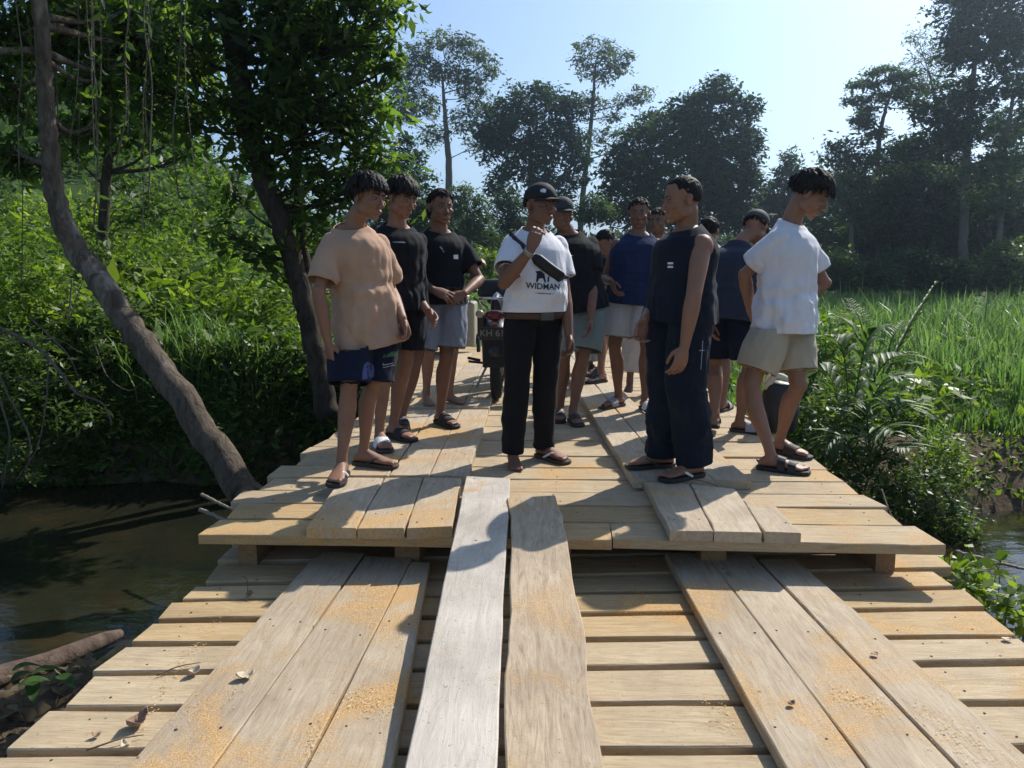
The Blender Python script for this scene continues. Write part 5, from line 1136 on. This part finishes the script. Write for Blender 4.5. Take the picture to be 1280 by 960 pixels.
if want(3):
    PEOPLE[3] = I = person(spec({'R': (503, 536, ZB, 12), 'L': (551, 530, ZB, 38)}, (549, .06, 28), (549, 286, .04, 30), (551, 259, -.03, 32, 6, 0),
        {'R': (541, 362, -.22, 528, 348, .0, dict(d=(.9, -.1, -.35), n=(.1, .6, -.6), curl=(18, 25, 20), spread=.14)), 'L': (581, 366, -.16, 587, 340, .02, dict(d=(-.75, -.4, -.35), n=(-.2, .7, -.4), curl=(55, 60, 40)))},
        knee={'R': (526, 470, -.25), 'L': (562, 465, -.2)}, H=1.70, build=.93, skin=sk2, seed=12, hair='short', vox=.005, group=CREW,
        label='young man in black t-shirt and grey-blue shorts holding a phone',
        shirt=dict(mat=blc, loose=.028, hem=-.12, sleeve=.66, cuff=.028), pants=dict(mat=gyc, loose=.07, len=.86, fold=1.3),
        shoes={'R': W('cross', dgr, dgr), 'L': W('cross', blk, blk)}))
    X = np.array([1.0, 0, 0])
    print_on(None, I['shirt'], on(I, 569, 321), X, UP, .014, wht, I['shirt'], 'chest_badge', quads=[[(-1, -1), (1, -1), (1, 1), (-1, 1)]])
    print_on(None, I['shirt'], on(I, 552, 311), X, UP, .012, gry, I['shirt'], 'collar_print', quads=[[(-1, 1), (0, 1.3), (1, -.6), (.6, -.8)], [(.6, -1), (1.6, -1.4), (1.4, -2), (.8, -1.6)]])
    ph = MB(); ph.box(D(566, 364, I['P'][1]-.20), (.052, .006, .030), (nrm((1, -.1, -.1)), nrm((.1, 1, .2)), nrm((.1, -.2, 1))))
    po = ph.build('phone', plain('phone_black', (.01, .01, .012), .2)); tag(po, 'black phone held in front of the grey-blue shorts', 'phone')
    bv = po.modifiers.new('b', 'BEVEL'); bv.width = .003
if want(4):
    PEOPLE[4] = I = person(spec({'R': (533, 504, ZB, 20), 'L': (562, 503, ZB, 50)}, (548, .05, 30), (547, 292, .03, 40), (549, 272, .0, 60, 12, 0),
        {'R': (532, 400, .0, 530, 350, .1), 'L': (588, 328, -.10, 566, 356, .05, dict(d=(.95, -.1, .1), n=(0, .3, -.9), curl=(35, 35, 20), spread=.12))},
        H=1.60, skin=sk1, seed=14, hair='short', vox=.007, group=CREW,
        label='barefoot boy hidden behind the grey-blue shorts',
        shirt=dict(mat=blc, loose=.03, hem=-.12), pants=dict(mat=nvc, loose=.05, len=.6), shoes={}))
if want(5):
    PEOPLE[5] = I = person(spec({'R': (641, 580, ZP, 8), 'L': (680, 573, ZP, 42)}, (668, .04, 26), (668, 286, .04, 30), (676, 257, -.02, 40, 4, 0),
        {'R': (662, 314, -.34, 629, 352, -.20, dict(d=(.30, -.15, .95), n=(.35, .85, .1), curl=(38, 48, 30), thumb=.9, spread=.05)), 'L': (711, 417, -.02, 706, 372, .05, dict(curl=(28, 32, 20)))},
        knee={'R': (646, 480, -.1), 'L': (684, 475, -.15)}, H=1.66, build=1.04, belly=.035, skin=sk2, seed=21, hair='undercap', vox=.0045, group=CREW,
        label='man in black cap and white printed t-shirt raising one hand to his mouth',
        shirt=dict(mat=whc, loose=.018, hem=.00, sleeve=.66, cuff=.020, fold=.7, hemtilt=(0, 0, 0)), pants=dict(mat=bkt, name='trousers', loose=.012, len=2.07, waist=.20, hemw=1.3, fold=.9),
        shoes={'L': W('thong', brn, wht)}))
    X = nrm(I['cr']*-1); Y = np.array([0, -1.0, 0])
    rt = nrm(np.array([.93, .10, -.06])); upv = nrm(np.array([.05, -.1, 1.0]))
    cap(I, plain('cap_cloth_black', (.010, .011, .014), .8, bump=.2), logo=((.045, .09, .085), (nrm(-I['hr']*.8-I['hf']*.0+I['hf']*.35*-1), nrm(I['hu'])), wht))
    def at(px, py): return D(px, py, I['P'][1]-.18)
    sh = I['shirt']
    print_on('WIDMAN', sh, at(679, 358), rt, upv, .046, ink, sh, 'shirt_lettering')
    print_on('A COFFEE CO. EST', sh, at(681, 367), rt, upv, .016, ink, sh, 'shirt_small_lettering') if False else None
    print_on(None, sh, at(681, 366.5), rt, upv, .0075, ink, sh, 'shirt_small_line', quads=[[(x, -.35), (x+w_, -.35), (x+w_, .35), (x, .35)] for x, w_ in ((-7, .35), (-5.9, .7), (-4.8, 1.8), (-2.7, 1.5), (-.9, 1.3), (.8, 1.4), (2.6, 2.0), (5.6, .5))])
    print_on(None, sh, at(676, 348), rt, upv, .022, ink, sh, 'shirt_figure', quads=[[(-1.3, -.9), (-.9, -.9), (-.55, -.1), (-.2, .1), (.5, .1), (.9, -.9), (1.3, -.9), (.9, 1.2), (-.2, 1.9), (-1.5, 1.7), (-1.1, 1.2)], [(1.6, -.6), (2.1, -.8), (2.2, .9), (1.7, .4)]])
    # belt
    b = MB(); th = np.linspace(0, 2*math.pi, 40, endpoint=False); bel = .030
    rr = []
    for t, k_ in ((-.085, 0), (-.085, .006), (.0, .006), (.0, 0)):
        g_ = .035*math.exp(-((t-.28)/.27)**2)
        rr.append(I['tring'](t, .1625*1.04+.024+k_, (.116+g_)*1.04+.024+k_, g_*.9)[::1])
    n_ = len(rr[0]); m = MB(); V = np.concatenate(rr); F = []
    for i in range(4):
        for j in range(n_): F.append((i*n_+j, i*n_+(j+1) % n_, ((i+1) % 4)*n_+(j+1) % n_, ((i+1) % 4)*n_+j))
    m.add(V, F); bo = m.build('belt', plain('brown_leather', (.055, .028, .018), .45, bump=.2), I['root'], True)
    f = nrm(I['pf']); c = I['P']+(I['N']-I['P'])*(-.045); fr = c+f*(.116*1.04+.024+.026)*I['s']
    m = MB(); up_ = nrm(I['N']-I['P']); rg = nrm(np.cross(f, up_))
    m.box(fr, (.040, .005, .024), (rg, f, up_)); m.box(fr+f*.006, (.030, .004, .016), (rg, f, up_)); m.build('buckle', plain('dull_steel', (.16, .155, .15), .4, .8), bo)
    # sling bag: strap round the body, pouch on the chest
    T = BVHTree.FromPolygons([tuple(x.co+I['root'].location) for x in sh.data.vertices], [tuple(q.vertices) for q in sh.data.polygons])
    def hug(p, frm, off):
        h = T.ray_cast(Vector(frm), Vector(nrm(p-frm)), 2); hit = h[0] if h[0] is not None else Vector(p)
        return np.array(hit)+nrm(np.asarray(frm)-np.array(hit))*off
    bag = empty('sling_bag', tuple(I['P']+np.array([0, -.15, .3])), 'black sling bag worn across the white printed t-shirt', 'bag')
    mid = I['P']*.3+I['N']*.7
    def loop(a0, a1, n, off, wd, th_, mat_, name, par, taper=None):
        pl_n = nrm(np.array([.80, -.25, 1.0])); 
        A = nrm(np.cross(pl_n, np.array([0, 1.0, 0]))); Bv = np.cross(pl_n, A); V = []; F = []
        ctr = mid+np.array([.01, 0, .015])
        for i, a in enumerate(np.linspace(a0, a1, n)):
            d = A*math.cos(a)+Bv*math.sin(a); far = ctr+d*.6; h = T.ray_cast(Vector(far), Vector(-d), .7)
            p = np.array(h[0]) if h[0] is not None else ctr+d*.16
            w2 = wd*(taper(i/(n-1)) if taper else 1); t2 = th_*(taper(i/(n-1)) if taper else 1)
            for o_, w_ in ((off, -1), (off, 1), (off+t2, .85), (off+t2, -.85)): V.append(p+d*o_+pl_n*w2*w_)
        for i in range(n-1):
            for j in range(4): F.append((4*i+j, 4*i+(j+1) % 4, 4*i+4+(j+1) % 4, 4*i+4+j))
        F += [(0, 1, 2, 3), (4*n-4, 4*n-1, 4*n-2, 4*n-3)]
        mm = MB(); mm.add(V, F); return mm.build(name, mat_, par, True)
    LOOPF = loop
    bm_ = plain('black_nylon', (.012, .012, .015), .6, bump=.3)
    loop(0, 2*math.pi, 60, .003, .017, .004, bm_, 'strap', bag)
    SLING = (loop, bag, bm_)
    loop(R(float(globals().get('SA0', 92))), R(float(globals().get('SA1', 152))), 20, .006, .034, .030, bm_, 'pouch', bag, lambda u: min(1, .55+3*min(u, 1-u)))
    # watch on the raised wrist
    wv = nrm(I['WR']['R']-I['EL']['R']); m = MB(); c = I['WR']['R']-wv*.005; m.tube([c-wv*.012, c-wv*.008, c+wv*.008, c+wv*.012], [.030, .0325, .0325, .030], 16)
    wo = m.build('wristwatch', plain('steel_band', (.30, .28, .24), .35, .7), I['root'], True)
if want(6):
    PEOPLE[6] = I = person(spec({'R': (700, 524, ZP, -5), 'L': (716, 528, ZP, 10)}, (724, .05, 15), (711, 289, .04, 15), (702, 268, -.04, 25, 8, 0),
        {'R': (694, 395, -.02, 690, 350, .1), 'L': (738, 402, -.17, 746, 355, .02)},
        H=1.70, skin=sk2, seed=31, hair='undercap', vox=.006, group=CREW,
        label='man in cap, black t-shirt and grey-green shorts just behind the white printed t-shirt',
        shirt=dict(mat=blc, loose=.035, hem=-.16, sleeve=.64, cuff=.026), pants=dict(mat=ggc, loose=.07, len=.9),
        shoes={'R': W('slide', blk, blk), 'L': W('slide', dgr, dgr)}))
    cap(I, plain('cap_cloth_grey', (.03, .032, .036), .8, bump=.2))
    print_on(None, I['shirt'], on(I, 711, 320), np.array([1.0, 0, 0]), UP, .010, wht, I['shirt'], 'chest_print', quads=[[(-3, 0), (2.6, 0), (3, .5), (-2.6, .5)], [(-2, -1.3), (2, -1.3), (2.3, -.8), (-2, -.8)]])
if want(7):
    PEOPLE[7] = I = person(spec({'R': (752, 478, ZB, -50), 'L': (750, 470, ZB, -62)}, (762, .05, -50), (764, 315, -.05, -62), (757, 303, -.2, -68, 38, 0),
        {'R': (757, 362, -.3, 772, 345, .0, dict(d=(-.7, -.3, .1))), 'L': (738, 345, -.25, 752, 352, -.05, dict(d=(-.8, -.2, .2)))},
        H=1.64, skin=sk1, seed=35, hair='short', vox=.007, group=CREW,
        label='young man with bowed head, bare legs and dark shirt left of the blue jersey',
        shirt=dict(mat=blc, loose=.03, hem=-.14), pants=dict(mat=nvc, loose=.05, len=.7), shoes={'R': W('slide', blk, blk), 'L': W('slide', dgr, dgr)}))
if want(14):
    PEOPLE[14] = I = person(spec({'R': (729, 466, ZB, 0), 'L': (738, 464, ZB, 20)}, (731, .05, 10), (716, 310, .0, 10), (706, 291, -.1, 10, 20, 0),
        {'R': (715, 385, -.02, 706, 350, .05), 'L': (742, 385, -.05, 748, 350, .03)},
        H=1.55, skin=sk2, seed=37, hair='short', vox=.008, group=CREW,
        label='figure farthest back in long grey trousers, behind the grey-green shorts',
        shirt=dict(mat=nvc, loose=.03, hem=-.14), pants=dict(mat=gyc, name='trousers', loose=.035, len=1.9), shoes={'R': W('slide', blk, blk), 'L': W('slide', blk, blk)}))
if want(8):
    PEOPLE[8] = I = person(spec({'R': (773, 508, ZB, -45), 'L': (806, 512, ZB, 15)}, (790, .05, -12), (798, 290, .02, -8), (799, 267, -.02, -12, 6, 0),
        {'R': (764, 352, -.12, 758, 345, .12, dict(d=(.2, -.4, -.6))), 'L': (836, 385, .0, 838, 345, .08)},
        H=1.69, skin=sk2, seed=41, hair='short', vox=.0055, group=CREW,
        label='young man in royal blue sleeveless jersey and pale grey shorts, facing forward',
        shirt=dict(mat=blu, name='sleeveless_jersey', tank=True, loose=.036, hem=-.17), pants=dict(mat=lgc, loose=.065, len=.82, fold=1.1),
        shoes={'R': W('slide', dgr, gry), 'L': W('slide', blk, wht)}))
if want(9):
    PEOPLE[9] = I = person(spec({'R': (787, 488, ZB, -12), 'L': (812, 486, ZB, 5)}, (806, .05, 0), (822, 295, .02, 0), (823, 277, -.02, -30, 5, 0),
        {'R': (800, 390, .0, 798, 350, .08), 'L': (836, 390, .0, 846, 350, .05)},
        H=1.66, skin=sk2, seed=43, hair='short', vox=.007, group=CREW,
        label='barefoot figure in whitish trousers just right of the blue jersey',
        shirt=dict(mat=blc, loose=.03, hem=-.1), pants=dict(mat=lgc, name='trousers', loose=.03, len=1.8), shoes={}))
if want(10):
    PEOPLE[10] = I = person(spec({'R': (828, 584, ZB, -78), 'L': (866, 597, ZB, -60)}, (850, .04, -62), (859, 283, .03, -66), (852, 250, -.01, -80, 10, 0),
        {'R': (806, 398, -.02, 822, 352, .10, dict(d=(-.25, -.2, -.95), curl=(35, 40, 25))), 'L': (856, 431, -.24, 868, 368, -.30, dict(d=(-.25, -.1, -.95), curl=(20, 25, 15)))},
        knee={'R': (826, 500, -.1), 'L': (862, 505, -.1)}, H=1.70, build=1.05, hs=1.02, belly=.006, skin=sk1, seed=47, hair='buzz', vox=.0045, group=CREW,
        label='burly man in dark tank top and baggy black trousers, seen from the side facing left',
        shirt=dict(mat=tnk, name='tank_top', tank=True, loose=.022, hem=-.26, fold=.8), pants=dict(mat=tnk, name='trousers', loose=.038, len=2.06, hemw=1.2, fold=1.6),
        shoes={'R': W('thong', blk, brn), 'L': W('thong', blk, wht)}))
    print_on(None, I['shirt'], on(I, 836, 331, .1), np.array([1.0, 0, 0]), UP, .012, wht, I['shirt'], 'chest_badge', quads=[[(-1, -1.3), (1, -1.3), (1, -.5), (-1, -.5)], [(-1, .2), (1, .2), (1, 1), (-1, 1)]])
    print_on(None, I['pants'], on(I, 874, 436), np.array([1.0, 0, 0]), UP, .006, gry, I['pants'], 'side_piping', quads=[[(-1.5, -16), (-1, -16), (.6, 8), (0, 8)], [(-3, -.4), (2, -.4), (2, .3), (-3, .3)]])
if want(11):
    PEOPLE[11] = I = person(spec({'R': (903, 514, ZP, 150), 'L': (893, 512, ZP, 165)}, (893, .05, 160), (885, 306, .0, 165), (886, 290, .02, 150, 8, 0),
        {'R': (905, 390, .0, 912, 350, .05), 'L': (878, 390, .0, 874, 350, .05)},
        H=1.58, skin=sk1, seed=53, hair='short', vox=.007, group=CREW,
        label='boy whose cropped head shows between the dark tank top and the grey cap',
        shirt=dict(mat=lgc, loose=.03, hem=-.12), pants=dict(mat=nvc, loose=.05, len=.7), shoes={'R': W('slide', dgr, gry), 'L': W('slide', dgr, gry)}))
if want(12):
    PEOPLE[12] = I = person(spec({'R': (924, 540, ZP, 60), 'L': (893, 534, ZB, 170)}, (911, .06, 150), (922, 305, .16, 145), (945, 284, .24, 140, 32, 0),
        {'R': (931, 415, .0, 938, 365, .1), 'L': (888, 400, -.02, 884, 355, .08)},
        H=1.62, build=1.06, skin=sk1, seed=59, hair='undercap', vox=.0055, group=CREW,
        label='stooping man in dark navy t-shirt and grey cap with his back to the camera',
        shirt=dict(mat=dbt, loose=.045, hem=-.24, sleeve=.62, cuff=.028), pants=dict(mat=nvc, loose=.06, len=.84), shoes={'R': W('slide', dgr, gry), 'L': W('slide', blk, blk)}))
    cap(I, plain('cap_cloth_slate', (.05, .055, .06), .8, bump=.2))
if want(13):
    PEOPLE[13] = I = person(spec({'R': (962, 588, ZP, 62), 'L': (974, 567, ZP, 38)}, (980, .04, 48, .945), (988, 277, .05, 48), (1014, 243, -.02, 66, 32, 0),
        {'R': (938, 388, .20, 926, 356, .12, dict(d=(.6, .6, -.6), n=(-.5, .6, 0))), 'L': (985, 385, .26, 1020, 350, .16, dict(d=(-.8, .2, -.3)))},
        knee={'R': (966, 485, -.12), 'L': (1035, 478, -.30)}, H=1.74, build=.90, hs=1.07, skin=sk3, seed=61, hair='mop', vox=.0045, group=CREW,
        label='tall young man in plain white t-shirt and beige shorts looking down',
        shirt=dict(mat=whc, nolegs=True, loose=.034, hem=-.22, sleeve=.72, cuff=.020, fold=1.9), pants=dict(mat=bec, loose=.060, len=.80, fold=1.0),
        shoes={'R': W('cross', blk, blk), 'L': W('slide', dgr, brn)}))
# ================================================================ motorcycle and small things on the deck
mp_ = plain('black_plastic', (.012, .013, .015), .38, spec=.5, var=.2); mr = plain('tyre_rubber', (.015, .015, .016), .85, bump=.3); ms_ = plain('dusty_steel', (.30, .29, .27), .4, .8); mc = plain('chrome', (.55, .55, .56), .15, 1.0)
red = plain('red_lens', (.10, .006, .008), .18, spec=.6); amb = plain('pale_lens', (.42, .33, .27), .2); orr = plain('orange_reflector', (.45, .10, .05), .25); mud = plain('dusty_paint', (.05, .045, .04), .5); plt = plain('number_plate_black', (.012, .014, .018), .5)
def bx(name, c, half, mat, par, ax=None, bev=.01):
    m = MB(); m.box(c, half, ax); o = m.build(name, mat, par); b = o.modifiers.new('b', 'BEVEL'); b.width = bev; b.segments = 3; return o
def tb(name, pts, r, mat, par, k=10, n=14, flat=1.0):
    m = MB(); p = spline(pts, n); m.tube(p, r if np.isscalar(r) else np.interp(np.linspace(0, 1, n), np.linspace(0, 1, len(r)), r), k, flat=flat); return m.build(name, mat, par, True)
def motorcycle():
    B0 = G(619, 507, 0.0); o = np.array([B0[0], B0[1], 0]); root = empty('motorcycle', o, 'black motorcycle seen from behind, parked behind the man in the black cap', 'motorcycle')
    P3 = lambda x, y, z: o+np.array([x, y, z])
    for yy in (.30, 1.52):
        m = MB(); th = np.linspace(0, 2*math.pi, 33)[:-1]; rr = []
        for a in th:
            c = P3(0, yy+.235*math.cos(a), .290+.235*math.sin(a)); rad = np.array([0, math.cos(a), math.sin(a)])
            rr.append(np.array([c+np.array([1, 0, 0])*.048*math.cos(b)+rad*.052*math.sin(b) for b in np.linspace(0, 2*math.pi, 11)[:-1]]))
        rr.append(rr[0]); m.rings(rr, cap=False); w_ = m.build('wheel', mr, root, True)
        m = MB()
        for a in np.linspace(0, math.pi*2, 13)[:-1]: m.tube([P3(0, yy, .29), P3(0, yy+.19*math.cos(a), .29+.19*math.sin(a))], .004, 5)
        m.tube([P3(-.06, yy, .29), P3(.06, yy, .29)], .035, 12)
        m.build('spokes', ms_, w_)
    tb('rear_fender', [P3(0, -.06, .42), P3(0, .02, .60), P3(0, .14, .68), P3(0, .40, .70)], [.055, .085, .095, .10], mp_, root, flat=.35)
    tb('seat', [P3(0, .12, .80), P3(0, .30, .825), P3(0, .62, .80), P3(0, .92, .80)], [.10, .125, .13, .10], mp_, root, flat=.42)
    bx('side_panel', P3(-.13, .42, .66), (.03, .26, .09), mud, root); bx('side_panel', P3(.13, .42, .66), (.03, .26, .09), mud, root)
    tb('fuel_tank', [P3(0, .90, .86), P3(0, 1.10, .92), P3(0, 1.34, .90)], [.09, .15, .09], mp_, root, flat=.8)
    bx('engine', P3(0, .95, .42), (.14, .17, .15), ms_, root, bev=.03)
    m = MB()
    for s_ in (-1, 1): m.tube([P3(s_*.10, .30, .29), P3(s_*.12, .40, .70)], .024, 10); 
    m.tube([P3(0, .9, .30), P3(0, 1.2, .60), P3(0, 1.38, .95)], .03, 8); m.build('frame', mud, root, True)
    m = MB()
    for s_ in (-1, 1): m.tube([P3(s_*.085, 1.52, .29), P3(s_*.085, 1.40, .95)], .024, 10)
    m.build('fork', ms_, root, True)
    tb('handlebar', [P3(-.36, 1.12, .93), P3(-.28, 1.22, .94), P3(-.08, 1.34, .92), P3(.08, 1.34, .92), P3(.28, 1.22, .94), P3(.36, 1.12, .93)], .012, ms_, root, n=26)
    for s_ in (-1, 1): tb('grip', [P3(s_*.25, 1.245, .94), P3(s_*.37, 1.11, .93)], .018, mr, root)
    for s_ in (-1, 1):
        q = tb('mirror_stem', [P3(s_*.25, 1.24, .94), P3(s_*.28, 1.20, 1.02), P3(s_*.27, 1.16, 1.06)], .006, mp_, root)
        m = MB(); m.ell(P3(s_*.27, 1.16, 1.08), (.078, .018, .050)); m.build('mirror', mp_, root, True)
        m = MB(); m.ell(P3(s_*.27, 1.146, 1.08), (.068, .008, .042)); m.build('mirror_glass', plain('mirror_glass', (.10, .14, .08), .08, .6), root, True)
    bx('headlamp_cowl', P3(0, 1.42, .90), (.15, .07, .11), mp_, root, bev=.05)
    bx('front_box', P3(-.02, 1.02, .965), (.19, .10, .085), mp_, root, bev=.03)
    # rack and box behind the seat, tail light, indicators, plate
    m = MB()
    for s_ in (-1, 1): m.tube(spline([P3(s_*.10, .55, .80), P3(s_*.13, .20, .86), P3(s_*.12, -.04, .90)], 10), .011, 8)
    m.tube(spline([P3(-.12, -.04, .90), P3(0, -.08, .905), P3(.12, -.04, .90)], 10), .011, 8); m.build('grab_rail', mc, root, True)
    m = MB(); m.ell(P3(0, -.03, .765), (.085, .045, .045)); m.build('tail_light', red, root, True)
    m = MB(); m.ell(P3(0, -.065, .70), (.028, .012, .016)); m.build('reflector', orr, root, True)
    for s_ in (-1, 1):
        m = MB(); m.ell(P3(s_*.125, -.02, .775), (.036, .03, .034)); m.build('indicator', amb, root, True)
    m = MB(); m.box(P3(0, -.075, .615), (.125, .004, .055), (np.array([1, 0, 0]), nrm((0, 1, .22)), nrm((0, -.22, 1)))); pl = m.build('number_plate', plt, root)
    print_on('KH 612', pl, P3(0, -.081, .618), np.array([1.0, 0, 0]), nrm((0, -.22, 1)), .078, plain('plate_digits', (.17, .175, .19), .5), pl, 'plate_number', off=.002)
    bx('mud_flap', P3(0, -.045, .45), (.085, .006, .12), mr, root)
    tb('exhaust_pipe', [P3(.16, -.02, .40), P3(.17, .35, .36), P3(.16, .85, .28)], [.042, .045, .02], ms_, root, 14)
    m = MB(); m.tube([P3(-.14, .55, .30), P3(-.27, .57, .31)], .012, 8); m.build('foot_peg', mr, root, True)
    m = MB(); m.tube([P3(-.14, .22, .36), P3(-.25, .24, .38)], .012, 8); m.build('foot_peg', mr, root, True)
    tb('kickstand', [P3(-.10, .75, .28), P3(-.22, .68, .03)], .012, ms_, root)
    return root
moto = motorcycle()
# second, paler vehicle part glimpsed further along: a low cream handcart body
c = D(563, 412, 10.6); root = empty('handcart', (c[0], c[1], .0), 'cream coloured cart with a rounded top corner standing beyond the motorcycle', 'handcart')
crm = plain('cream_paint', (.27, .25, .19), .6)
bx('cart_body', (c[0], c[1], .42), (.36, .30, .30), crm, root, bev=.04)
for s_ in (-1, 1):
    m = MB(); m.ell((c[0]+.04+s_*.07, c[1]-.31, .60), (.03, .012, .018)); m.build('latch', blk if 'blk' in globals() else mr, root, True)
    m = MB(); m.tube([(c[0]+s_*.37, c[1], .14), (c[0]+s_*.41, c[1], .14)], .14, 18); m.build('wheel', mr, root, True)
m = MB(); m.tube([(c[0]-.30, c[1]-.28, .70), (c[0]-.30, c[1]-.45, .80), (c[0]+.30, c[1]-.45, .80), (c[0]+.30, c[1]-.28, .70)], .012, 8); m.build('handle', ms_, root, True)
# dark sack with a pale strap standing behind the young man in white
c = G(988, 548, 0.0); c[1] += .25; root = empty('sack', c, 'black sack with pale folded strap behind the beige shorts', 'sack')
def P4(x, y, z): return c+np.array([x, y, z])
m = MB(); m.rings([np.array([P4(math.cos(a)*rx*(1+.05*math.sin(3*a)), math.sin(a)*rx*.7, z) for a in np.linspace(0, 2*math.pi, 19)[:-1]]) for z, rx in ((.0, .10), (.04, .125), (.15, .135), (.26, .125), (.34, .10), (.36, .05))])
me = remesh(m, .012, 3); v = co(me); setco(me, v+normals(me)*(.008*sines(v, (18, 18, 12), 3))[:, None]); link('bag_body', me, plain('black_tarpaulin', (.012, .012, .014), .45, bump=.4), root, True)
m = MB(); p = spline([P4(-.11, -.02, .30), P4(-.06, -.05, .40), P4(.04, -.05, .37), P4(.12, -.03, .27)], 12); m.tube(p, .022, 8, flat=.35); p = spline([P4(-.12, .0, .33), P4(-.05, .0, .47), P4(.03, .0, .43)], 10); m.tube(p, .016, 8, flat=.4); m.build('strap', plain('pale_strap', (.55, .52, .42), .7), root, True)
# ================================================================ thin scattering air, added to imitate veiling lens glare near the sun
m = MB(); m.box((0, 690, 48), (780, 760, 50)); me = m.mesh('glare_haze'); n = NT('glare_haze_air'); n.t.nodes.remove(n.b)
v = n.n('ShaderNodeVolumePrincipled'); v.inputs['Density'].default_value = .0011; v.inputs['Color'].default_value = (.62, .80, 1.0, 1); v.inputs['Anisotropy'].default_value = .78
n.l(v.outputs[0], n.out.inputs['Volume']); tag(link('glare_haze', me, n.m), kind='stuff')
